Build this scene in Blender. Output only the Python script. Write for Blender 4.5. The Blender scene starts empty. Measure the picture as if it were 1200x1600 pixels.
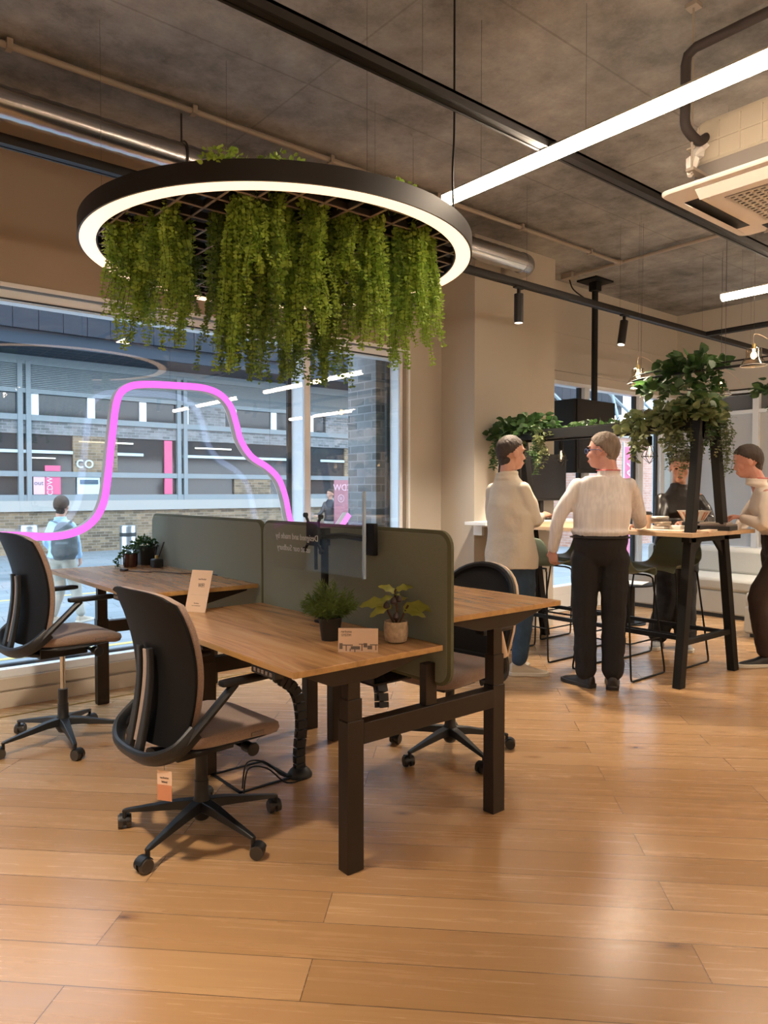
import bpy, bmesh, math, random
import numpy as np
from mathutils import Vector, Matrix, noise
random.seed(7)
S = bpy.context.scene
COL = S.collection
PI = math.pi
# ---------------------------------------------------------------- camera
AZ = math.atan(1372/1133.0)
F0 = Vector((math.cos(AZ), math.sin(AZ), 0)); RV = Vector((math.sin(AZ), -math.cos(AZ), 0))
PT = math.atan(32.5/1133.0)
FW = F0*math.cos(PT) - Vector((0, 0, 1))*math.sin(PT)
UP = RV.cross(FW)
cd = bpy.data.cameras.new('camera'); cam = bpy.data.objects.new('camera', cd); COL.objects.link(cam)
cam.matrix_world = Matrix(((RV.x, UP.x, -FW.x, 0), (RV.y, UP.y, -FW.y, 0), (RV.z, UP.z, -FW.z, 1.415), (0, 0, 0, 1)))
cd.sensor_fit = 'VERTICAL'; cd.sensor_height = 36; cd.lens = 1133/1600*36; cd.clip_start = .05; cd.clip_end = 300
S.camera = cam
# ---------------------------------------------------------------- world and exposure
vs = S.view_settings; vs.view_transform = 'Standard'; vs.look = 'None'; vs.gamma = 1; vs.use_curve_mapping = False
vs.exposure = 0.28
W = bpy.data.worlds.new('overcast_sky'); S.world = W; W.use_nodes = True
nt = W.node_tree; bg = nt.nodes['Background']
tc = nt.nodes.new('ShaderNodeTexCoord'); sp = nt.nodes.new('ShaderNodeSeparateXYZ'); cr = nt.nodes.new('ShaderNodeValToRGB')
nt.links.new(tc.outputs['Generated'], sp.inputs[0]); nt.links.new(sp.outputs['Z'], cr.inputs[0]); nt.links.new(cr.outputs[0], bg.inputs[0])
cr.color_ramp.elements[0].color = (.80, .89, 1, 1); cr.color_ramp.elements[1].color = (.62, .79, 1, 1)
bg.inputs[1].default_value = 5.2
CZ = 3.83                                   # ceiling height

# ---------------------------------------------------------------- materials
def mat(name, col, rough=.6, metal=0, emit=None, es=0, bump=None, var=None, trans=0, spec=None, scale=(1, 1, 1), sheen=0, coat=0):
    m = bpy.data.materials.new(name); m.use_nodes = True; t = m.node_tree; b = t.nodes['Principled BSDF']
    b.inputs['Base Color'].default_value = (*col, 1); b.inputs['Roughness'].default_value = rough; b.inputs['Metallic'].default_value = metal
    if emit: b.inputs['Emission Color'].default_value = (*emit, 1); b.inputs['Emission Strength'].default_value = es
    if spec is not None: b.inputs['Specular IOR Level'].default_value = spec
    if trans: b.inputs['Transmission Weight'].default_value = trans
    if sheen: b.inputs['Sheen Weight'].default_value = sheen
    if coat: b.inputs['Coat Weight'].default_value = coat
    if bump or var:
        c = t.nodes.new('ShaderNodeTexCoord'); mp = t.nodes.new('ShaderNodeMapping'); t.links.new(c.outputs['Object'], mp.inputs[0]); mp.inputs['Scale'].default_value = scale
    if var:     # (noise scale, colour 2, detail)
        n = t.nodes.new('ShaderNodeTexNoise'); n.inputs['Scale'].default_value = var[0]; n.inputs['Detail'].default_value = var[2] if len(var) > 2 else 4
        r = t.nodes.new('ShaderNodeValToRGB'); r.color_ramp.elements[0].position = .32; r.color_ramp.elements[1].position = .68
        r.color_ramp.elements[0].color = (*col, 1); r.color_ramp.elements[1].color = (*var[1], 1)
        t.links.new(mp.outputs[0], n.inputs['Vector']); t.links.new(n.outputs[0], r.inputs[0]); t.links.new(r.outputs[0], b.inputs['Base Color'])
    if bump:    # (noise scale, strength)
        n = t.nodes.new('ShaderNodeTexNoise'); n.inputs['Scale'].default_value = bump[0]; n.inputs['Detail'].default_value = 6
        bp = t.nodes.new('ShaderNodeBump'); bp.inputs['Strength'].default_value = bump[1]; bp.inputs['Distance'].default_value = .01
        t.links.new(mp.outputs[0], n.inputs['Vector']); t.links.new(n.outputs[0], bp.inputs['Height']); t.links.new(bp.outputs[0], b.inputs['Normal'])
    return m

def glass_mat(name, tint=(1, 1, 1), refl=1.0, rough=0.0):
    m = bpy.data.materials.new(name); m.use_nodes = True; t = m.node_tree; t.nodes.clear()
    o = t.nodes.new('ShaderNodeOutputMaterial'); mx = t.nodes.new('ShaderNodeMixShader'); tr = t.nodes.new('ShaderNodeBsdfTransparent'); gl = t.nodes.new('ShaderNodeBsdfGlossy')
    fr = t.nodes.new('ShaderNodeLayerWeight'); fr.inputs[0].default_value = .5; pw = t.nodes.new('ShaderNodeMath'); pw.operation = 'POWER'; pw.inputs[1].default_value = 5
    sc = t.nodes.new('ShaderNodeMath'); sc.operation = 'MULTIPLY_ADD'; sc.inputs[1].default_value = .96; sc.inputs[2].default_value = .04
    t.links.new(fr.outputs['Facing'], pw.inputs[0]); t.links.new(pw.outputs[0], sc.inputs[0])
    mu = t.nodes.new('ShaderNodeMath'); mu.operation = 'MULTIPLY'; mu.inputs[1].default_value = refl; mu.use_clamp = True
    tr.inputs[0].default_value = (*tint, 1); gl.inputs['Roughness'].default_value = rough
    t.links.new(sc.outputs[0], mu.inputs[0]); t.links.new(mu.outputs[0], mx.inputs[0]); t.links.new(tr.outputs[0], mx.inputs[1]); t.links.new(gl.outputs[0], mx.inputs[2]); t.links.new(mx.outputs[0], o.inputs[0])
    return m

def floor_mat():
    m = bpy.data.materials.new('oak_planks'); m.use_nodes = True; t = m.node_tree; b = t.nodes['Principled BSDF']; N = t.nodes.new; L = t.links.new
    c = N('ShaderNodeTexCoord'); mp = N('ShaderNodeMapping'); mp.inputs['Rotation'].default_value = (0, 0, PI/4)
    L(c.outputs['Object'], mp.inputs[0])
    br = N('ShaderNodeTexBrick'); br.offset = .37; br.offset_frequency = 2; br.squash = 1
    for k, v in (('Scale', 1), ('Mortar Size', .0016), ('Mortar Smooth', .1), ('Bias', 0), ('Brick Width', 1.85), ('Row Height', .184)): br.inputs[k].default_value = v
    br.inputs['Color1'].default_value = (0, 0, 0, 1); br.inputs['Color2'].default_value = (1, 1, 1, 1); br.inputs['Mortar'].default_value = (.5, .5, .5, 1)
    mo = N('ShaderNodeMapping'); mo.inputs['Location'].default_value = (0.42, 0.083, 0); L(mp.outputs[0], mo.inputs[0]); L(mo.outputs[0], br.inputs['Vector'])
    # plank tone
    pr = N('ShaderNodeValToRGB'); e = pr.color_ramp.elements; e[0].color = (.42, .245, .112, 1); e[1].color = (.53, .33, .168, 1)
    e.new(.5).color = (.47, .28, .135, 1); L(br.outputs['Color'], pr.inputs[0])
    # grain stretched along the plank, shifted per plank
    ad = N('ShaderNodeVectorMath'); ad.operation = 'MULTIPLY_ADD'; L(br.outputs['Color'], ad.inputs[0]); ad.inputs[1].default_value = (7, 3, 5); L(mp.outputs[0], ad.inputs[2])
    st = N('ShaderNodeMapping'); st.inputs['Scale'].default_value = (.55, 14, 1); L(ad.outputs[0], st.inputs[0])
    n1 = N('ShaderNodeTexNoise'); n1.inputs['Scale'].default_value = 2.2; n1.inputs['Detail'].default_value = 8; n1.inputs['Roughness'].default_value = .65; n1.inputs['Distortion'].default_value = .6; L(st.outputs[0], n1.inputs['Vector'])
    g = N('ShaderNodeValToRGB'); g.color_ramp.elements[0].position = .28; g.color_ramp.elements[1].position = .82; g.color_ramp.elements[0].color = (.76, .70, .64, 1); g.color_ramp.elements[1].color = (1.04, 1.04, 1.04, 1); L(n1.outputs[0], g.inputs[0])
    m1 = N('ShaderNodeMixRGB'); m1.blend_type = 'MULTIPLY'; m1.inputs[0].default_value = .6; L(pr.outputs[0], m1.inputs[1]); L(g.outputs[0], m1.inputs[2])
    # knots
    sk = N('ShaderNodeMapping'); sk.inputs['Scale'].default_value = (1.6, 4.2, 1); L(ad.outputs[0], sk.inputs[0])
    nk = N('ShaderNodeTexNoise'); nk.inputs['Scale'].default_value = 9; L(sk.outputs[0], nk.inputs['Vector'])
    dk = N('ShaderNodeMixRGB'); dk.inputs[0].default_value = .06; L(sk.outputs[0], dk.inputs[1]); L(nk.outputs['Color'], dk.inputs[2])
    vo = N('ShaderNodeTexVoronoi'); vo.inputs['Scale'].default_value = 1.25; L(dk.outputs[0], vo.inputs['Vector'])
    k = N('ShaderNodeValToRGB'); k.color_ramp.elements[0].position = .02; k.color_ramp.elements[0].color = (.12, .08, .06, 1); k.color_ramp.elements[1].position = .13; k.color_ramp.elements[1].color = (1, 1, 1, 1); k.color_ramp.elements.new(.05).color = (.55, .45, .38, 1); L(vo.outputs['Distance'], k.inputs[0])
    m2 = N('ShaderNodeMixRGB'); m2.blend_type = 'MULTIPLY'; m2.inputs[0].default_value = .9; L(m1.outputs[0], m2.inputs[1]); L(k.outputs[0], m2.inputs[2])
    m3 = N('ShaderNodeMixRGB'); L(br.outputs['Fac'], m3.inputs[0]); L(m2.outputs[0], m3.inputs[1]); m3.inputs[2].default_value = (.12, .07, .04, 1); L(m3.outputs[0], b.inputs['Base Color'])
    rr = N('ShaderNodeMapRange'); rr.inputs['To Min'].default_value = .20; rr.inputs['To Max'].default_value = .33; b.inputs['Specular IOR Level'].default_value = .7; L(n1.outputs[0], rr.inputs[0]); L(rr.outputs[0], b.inputs['Roughness'])
    bp = N('ShaderNodeBump'); bp.inputs['Strength'].default_value = .02; bp.inputs['Distance'].default_value = .002; L(n1.outputs[0], bp.inputs['Height'])
    b2 = N('ShaderNodeBump'); b2.invert = True; b2.inputs['Strength'].default_value = .5; b2.inputs['Distance'].default_value = .002; L(br.outputs['Fac'], b2.inputs['Height']); L(bp.outputs[0], b2.inputs['Normal']); L(b2.outputs[0], b.inputs['Normal'])
    return m

def wood_mat(name, c1, c2, c3, rough=.42, axis='Y', sc=1.0):
    m = bpy.data.materials.new(name); m.use_nodes = True; t = m.node_tree; b = t.nodes['Principled BSDF']; N = t.nodes.new; L = t.links.new
    c = N('ShaderNodeTexCoord'); s1 = N('ShaderNodeMapping'); s1.inputs['Scale'].default_value = (9*sc, .9*sc, 9*sc) if axis == 'Y' else (.9*sc, 9*sc, 9*sc); L(c.outputs['Object'], s1.inputs[0])
    n = N('ShaderNodeTexNoise'); n.inputs['Scale'].default_value = 1.6; n.inputs['Detail'].default_value = 10; n.inputs['Roughness'].default_value = .62; n.inputs['Distortion'].default_value = 1.2; L(s1.outputs[0], n.inputs['Vector'])
    r = N('ShaderNodeValToRGB'); e = r.color_ramp.elements; e[0].position = .3; e[0].color = (*c1, 1); e[1].position = .72; e[1].color = (*c3, 1); e.new(.5).color = (*c2, 1); L(n.outputs[0], r.inputs[0]); L(r.outputs[0], b.inputs['Base Color'])
    b.inputs['Roughness'].default_value = rough; b.inputs['Specular IOR Level'].default_value = .8
    bp = N('ShaderNodeBump'); bp.inputs['Strength'].default_value = .1; bp.inputs['Distance'].default_value = .003; L(n.outputs[0], bp.inputs['Height']); L(bp.outputs[0], b.inputs['Normal'])
    return m

def concrete_mat():
    m = bpy.data.materials.new('raw_concrete'); m.use_nodes = True; t = m.node_tree; b = t.nodes['Principled BSDF']; N = t.nodes.new; L = t.links.new
    c = N('ShaderNodeTexCoord')
    n1 = N('ShaderNodeTexNoise'); n1.inputs['Scale'].default_value = 1.1; n1.inputs['Detail'].default_value = 12; n1.inputs['Roughness'].default_value = .72; L(c.outputs['Object'], n1.inputs['Vector'])
    r = N('ShaderNodeValToRGB'); e = r.color_ramp.elements; e[0].position = .34; e[0].color = (.10, .095, .085, 1); e[1].position = .68; e[1].color = (.38, .36, .33, 1); e.new(.5).color = (.235, .222, .205, 1); L(n1.outputs[0], r.inputs[0])
    n2 = N('ShaderNodeTexNoise'); n2.inputs['Scale'].default_value = 3.2; n2.inputs['Detail'].default_value = 9; n2.inputs['Roughness'].default_value = .8; L(c.outputs['Object'], n2.inputs['Vector'])
    k = N('ShaderNodeValToRGB'); k.color_ramp.elements[0].position = .27; k.color_ramp.elements[0].color = (.42, .42, .42, 1); k.color_ramp.elements[1].position = .42; k.color_ramp.elements[1].color = (1, 1, 1, 1); k.color_ramp.elements.new(.8).color = (1.35, 1.35, 1.35, 1); L(n2.outputs[0], k.inputs[0])
    m1 = N('ShaderNodeMixRGB'); m1.blend_type = 'MULTIPLY'; m1.inputs[0].default_value = .8; L(r.outputs[0], m1.inputs[1]); L(k.outputs[0], m1.inputs[2])
    br = N('ShaderNodeTexBrick'); br.offset = 0
    for kk, v in (('Scale', 1), ('Mortar Size', .009), ('Mortar Smooth', .5), ('Brick Width', 2.44), ('Row Height', 1.22)): br.inputs[kk].default_value = v
    L(c.outputs['Object'], br.inputs['Vector'])
    m2 = N('ShaderNodeMixRGB'); m2.blend_type = 'MULTIPLY'; m2.inputs[2].default_value = (.55, .52, .5, 1)
    mf = N('ShaderNodeMath'); mf.operation = 'MULTIPLY'; L(br.outputs['Fac'], mf.inputs[0]); L(n2.outputs[0], mf.inputs[1]); L(mf.outputs[0], m2.inputs[0]); L(m1.outputs[0], m2.inputs[1]); L(m2.outputs[0], b.inputs['Base Color'])
    b.inputs['Roughness'].default_value = .8
    bp = N('ShaderNodeBump'); bp.inputs['Strength'].default_value = .35; bp.inputs['Distance'].default_value = .01; L(n2.outputs[0], bp.inputs['Height']); L(bp.outputs[0], b.inputs['Normal'])
    return m

def brick_mat(name, cA, cB, mort, axis='XZ', bw=.23, rh=.078):
    m = bpy.data.materials.new(name); m.use_nodes = True; t = m.node_tree; b = t.nodes['Principled BSDF']; N = t.nodes.new; L = t.links.new
    c = N('ShaderNodeTexCoord'); s = N('ShaderNodeSeparateXYZ'); L(c.outputs['Object'], s.inputs[0]); cb = N('ShaderNodeCombineXYZ')
    ad = N('ShaderNodeMath'); ad.operation = 'ADD'; L(s.outputs[0], ad.inputs[0]); L(s.outputs[1], ad.inputs[1]); L(ad.outputs[0], cb.inputs[0]); L(s.outputs[2], cb.inputs[1])
    br = N('ShaderNodeTexBrick')
    for k, v in (('Scale', 1), ('Mortar Size', .007), ('Mortar Smooth', .2), ('Brick Width', bw), ('Row Height', rh)): br.inputs[k].default_value = v
    L(cb.outputs[0], br.inputs['Vector']); br.inputs['Color1'].default_value = (*cA, 1); br.inputs['Color2'].default_value = (*cB, 1); br.inputs['Mortar'].default_value = (*mort, 1)
    n = N('ShaderNodeTexNoise'); n.inputs['Scale'].default_value = 6; n.inputs['Detail'].default_value = 5; L(c.outputs['Object'], n.inputs['Vector'])
    mx = N('ShaderNodeMixRGB'); mx.blend_type = 'OVERLAY'; mx.inputs[0].default_value = .35; L(br.outputs['Color'], mx.inputs[1]); L(n.outputs[0], mx.inputs[2]); L(mx.outputs[0], b.inputs['Base Color']); b.inputs['Roughness'].default_value = .85
    return m

def paver_mat(name, c1, c2, mort, bw, rh, rot=0):
    m = bpy.data.materials.new(name); m.use_nodes = True; t = m.node_tree; b = t.nodes['Principled BSDF']; N = t.nodes.new; L = t.links.new
    c = N('ShaderNodeTexCoord'); mp = N('ShaderNodeMapping'); mp.inputs['Rotation'].default_value = (0, 0, rot); L(c.outputs['Object'], mp.inputs[0])
    br = N('ShaderNodeTexBrick')
    for k, v in (('Scale', 1), ('Mortar Size', .008), ('Brick Width', bw), ('Row Height', rh)): br.inputs[k].default_value = v
    L(mp.outputs[0], br.inputs['Vector']); br.inputs['Color1'].default_value = (*c1, 1); br.inputs['Color2'].default_value = (*c2, 1); br.inputs['Mortar'].default_value = (*mort, 1)
    L(br.outputs['Color'], b.inputs['Base Color']); b.inputs['Roughness'].default_value = .6
    return m

M = {}
M['floor'] = floor_mat(); M['ceiling'] = concrete_mat()
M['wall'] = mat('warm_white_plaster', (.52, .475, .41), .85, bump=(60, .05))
M['upper'] = mat('darker_plaster', (.40, .325, .255), .85, bump=(60, .05))  # browner and darker than the wall plaster, used above the window
M['white'] = mat('white_window_frame', (.84, .87, .90), .35)
M['gasket'] = mat('black_gasket', (.02, .022, .025), .5)
M['sill'] = mat('beige_sill_panel', (.62, .55, .46), .5)
M['brass'] = mat('brass_strip', (.55, .40, .16), .3, 1)
M['desk'] = wood_mat('warm_oak_laminate', (.25, .12, .05), (.41, .215, .09), (.53, .30, .14), .24)
M['deskedge'] = wood_mat('oak_edge_band', (.30, .16, .045), (.42, .235, .075), (.50, .30, .10), .35)
M['pale_oak'] = wood_mat('pale_oak_laminate', (.44, .29, .16), (.52, .355, .21), (.58, .41, .25), .4)
M['bronze'] = mat('dark_bronze_steel', (.022, .014, .009), .45, .2)
M['black'] = mat('black_powder_coat', (.007, .007, .008), .45)
M['blackmat'] = mat('matt_black_steel', (.006, .006, .006), .6, spec=.3)
M['track'] = mat('black_track_aluminium', (.008, .007, .007), .5, .0)
M['plastic'] = mat('black_nylon', (.007, .008, .010), .45, bump=(300, .04))
M['shell'] = mat('black_ribbed_shell', (.006, .0065, .008), .6, spec=.18)
M['caster'] = mat('grey_brown_caster', (.045, .038, .032), .45)
M['taupe'] = mat('taupe_wool', (.23, .155, .12), .95, var=(220, (.31, .22, .175)), bump=(500, .25), sheen=.3)
M['cream_frame'] = mat('beige_nylon_frame', (.62, .47, .33), .5)
M['chrome'] = mat('chrome_column', (.6, .6, .6), .18, 1)
M['green'] = mat('sage_green_felt', (.145, .165, .115), .95, var=(420, (.20, .22, .16), 6), bump=(700, .35), sheen=.35)
M['piping'] = mat('dark_green_piping', (.10, .105, .06), .9)
M['felt_green'] = M['green']
M['mesh'] = mat('black_mesh_fabric', (.010, .011, .013), .8)
M['potblack'] = mat('matt_black_pot', (.012, .012, .012), .55)
M['potred'] = mat('dark_red_glass_jar', (.045, .012, .008), .15)
M['potbeige'] = mat('speckled_stone_pot', (.52, .40, .28), .7, var=(60, (.33, .24, .16), 8))
M['soil'] = mat('dark_soil', (.03, .018, .01), .95)
M['paper'] = mat('cream_paper', (.80, .58, .43), .7)
M['paperpink'] = mat('terracotta_paper', (.62, .27, .15), .7)
M['papergrey'] = mat('grey_print', (.18, .14, .12), .7)
M['ink'] = mat('black_ink', (.03, .02, .018), .6)
M['acrylic'] = glass_mat('clear_acrylic', (.98, .985, .985), .35)
M['acryledge'] = mat('acrylic_cut_edge', (.55, .68, .78), .15, 0, trans=.5)
M['glass'] = glass_mat('window_glass', (.94, .97, .98), 1.9)
M['glassthin'] = glass_mat('lamp_glass', (.96, .93, .88), 4.0)
M['etch'] = mat('white_etched_lettering', (.55, .58, .60), .6)
M['ringlight'] = mat('warm_opal_diffuser', (.9, .8, .7), .5, emit=(1, .66, .42), es=1.4)
M['barlight'] = mat('bright_opal_tube', (.9, .85, .8), .5, emit=(1, .80, .60), es=46)
M['bulb'] = mat('glowing_bulb', (1, .8, .5), .5, emit=(1, .62, .28), es=30)
M['ledface'] = mat('spot_lens', (1, .9, .8), .5, emit=(1, .85, .7), es=3)
M['striplight'] = mat('shop_strip_light', (.9, .9, .8), .5, emit=(1, .9, .7), es=1.1)
M['neon'] = mat('pink_neon_face', (.8, .3, .8), .5, emit=(.90, .13, .92), es=.82)
M['neonside'] = mat('pale_neon_side', (.62, .56, .52), .4)
M['neonback'] = mat('white_neon_back_glow', (.8, .8, .9), .5, emit=(.62, .60, 1.0), es=.9)
M['duct'] = mat('galvanised_duct', (.62, .62, .64), .22, 1, bump=(8, .15))
M['conduit'] = mat('grey_conduit', (.32, .27, .22), .5)
M['acwhite'] = mat('off_white_plastic', (.80, .77, .72), .45)
M['accream'] = mat('cream_insulation', (.46, .40, .31), .7)
M['acgrey'] = mat('grey_metal_casing', (.25, .22, .2), .5)
M['pipe'] = mat('black_foam_pipe', (.03, .022, .02), .8)
M['wire'] = mat('thin_steel_wire', (.12, .11, .10), .4, .8)
M['sofa'] = mat('light_grey_boucle', (.52, .52, .49), .95, bump=(160, .4), sheen=.3)
M['stool'] = mat('sage_green_shell', (.13, .17, .12), .5)
M['screenglass'] = mat('dark_screen', (.008, .008, .011), .12)
M['blind'] = mat('pale_grey_blind', (.56, .57, .58), .7)
M['greyframe'] = mat('pale_grey_facade_frame', (.20, .24, .26), .45)
M['bluepanel'] = mat('slate_blue_cladding', (.018, .026, .038), .6, spec=.15)
M['soffit'] = mat('grey_soffit_panel', (.04, .05, .065), .7, spec=.1)
M['shopglass'] = mat('dark_shop_glass', (.035, .042, .048), .08)
M['brick'] = brick_mat('stock_brick', (.27, .20, .125), (.10, .075, .05), (.26, .23, .19))
M['brickgrey'] = brick_mat('grey_brick', (.24, .25, .26), (.11, .12, .125), (.26, .27, .28))
M['brickred'] = brick_mat('red_brick', (.42, .20, .14), (.52, .30, .22), (.5, .42, .38))
M['stone'] = mat('pale_stone_coping', (.36, .36, .34), .7)
M['street'] = paver_mat('street_slabs', (.25, .28, .30), (.20, .235, .255), (.13, .14, .15), .6, .4, .12)
M['yellow'] = mat('yellow_road_line', (.62, .50, .16), .6)
M['steel'] = mat('brushed_steel', (.50, .53, .55), .3, 1)
M['pink'] = mat('pink_banner', (.60, .10, .22), .6)
M['pinkpale'] = mat('pale_pink_poster', (.62, .42, .48), .6)
M['bluepaper'] = mat('pale_blue_poster', (.50, .62, .66), .6)
M['navy'] = mat('navy_ink', (.03, .08, .13), .6)
M['plumbanner'] = mat('plum_banner', (.30, .12, .15), .6)
M['yellowsign'] = mat('ochre_panel', (.42, .27, .05), .5)
def leafm(n, a, b):
    m = mat(n, a, .5, var=(14, b, 2)); t = m.node_tree; p_ = t.nodes['Principled BSDF']; o = t.nodes['Material Output']; mx = t.nodes.new('ShaderNodeMixShader'); tl = t.nodes.new('ShaderNodeBsdfTranslucent'); mx.inputs[0].default_value = .3
    src = p_.inputs['Base Color'].links[0].from_socket; t.links.new(src, tl.inputs[0]); t.links.new(p_.outputs[0], mx.inputs[1]); t.links.new(tl.outputs[0], mx.inputs[2]); t.links.new(mx.outputs[0], o.inputs[0]); return m
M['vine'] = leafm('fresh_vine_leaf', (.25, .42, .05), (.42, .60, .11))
M['vinedark'] = leafm('shade_painted_vine_leaf', (.13, .24, .035), (.22, .34, .06))  # darker copy of the vine leaf, shade put into its colour
M['stem'] = mat('green_stem', (.10, .11, .03), .7)
M['brownstem'] = mat('brown_stem', (.07, .035, .02), .8)
M['pothos'] = leafm('pothos_leaf', (.022, .065, .016), (.06, .12, .03))
M['varieg'] = leafm('variegated_leaf', (.05, .085, .022), (.19, .21, .09))
M['grassleaf'] = leafm('grass_blade', (.07, .12, .02), (.13, .19, .035))
M['figleaf'] = leafm('fig_leaf', (.20, .22, .03), (.32, .31, .05))
M['fig'] = mat('dark_fig', (.05, .03, .03), .35)
M['skin'] = mat('skin', (.50, .26, .18), .55, var=(6, (.56, .31, .22)))
M['skinpink'] = mat('rosy_skin', (.50, .23, .17), .55, var=(6, (.56, .30, .23)))
M['hairdark'] = mat('dark_brown_hair', (.035, .022, .015), .7, bump=(90, .5), scale=(1, 1, .25))
M['hairgrey'] = mat('greying_brown_hair', (.13, .095, .07), .8, var=(40, (.20, .155, .12)), bump=(90, .5), scale=(1, 1, .25))
M['hairblack'] = mat('black_hair', (.012, .009, .008), .55)
def cloth(n, c, s=(40, .3)): return mat(n, c, .9, bump=s)
M['shirtbeige'] = cloth('beige_overshirt_cloth', (.60, .54, .44))
M['shirtstripe'] = mat('pale_striped_shirt_cloth', (.70, .66, .64), .9, var=(1.0, (.62, .58, .57), 0), scale=(75, 75, .5))
M['shirtpeach'] = cloth('white_shirt_cloth', (.68, .60, .52))
M['shirtblue'] = cloth('light_blue_shirt_cloth', (.38, .55, .74))
M['jean'] = mat('blue_denim', (.018, .04, .08), .9, var=(9, (.035, .075, .13)), bump=(200, .2))
M['black_trouser'] = cloth('black_trouser_cloth', (.010, .010, .012), (60, .2))
M['brown_trouser'] = cloth('dark_brown_trouser_cloth', (.028, .016, .013), (60, .2))
M['khaki'] = cloth('khaki_trouser_cloth', (.42, .40, .34))
M['leather'] = mat('black_leather', (.014, .011, .010), .32, bump=(30, .25))
M['puffer'] = mat('dark_padded_jacket', (.02, .02, .028), .5)
M['shoecream'] = mat('cream_suede', (.50, .42, .32), .8)
M['shoetaupe'] = mat('taupe_suede', (.36, .29, .23), .85)
M['shoesole'] = mat('off_white_sole', (.62, .58, .50), .6)
M['shoeblack'] = mat('black_shoe_leather', (.014, .012, .012), .45)
M['shoegrey'] = mat('grey_trainer_mesh', (.22, .22, .22), .8)
M['lanyard'] = mat('red_lanyard_ribbon', (.50, .02, .035), .6)
M['backpack'] = mat('grey_backpack_cloth', (.09, .105, .11), .7)
M['eye'] = mat('eye', (.03, .02, .02), .2)
M['lens'] = mat('blue_spectacle_frame', (.04, .10, .30), .3)
M['greyglass'] = mat('grey_transom_glass', (.13, .135, .145), .2)
M['lip'] = mat('lips', (.35, .11, .09), .5)
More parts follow.
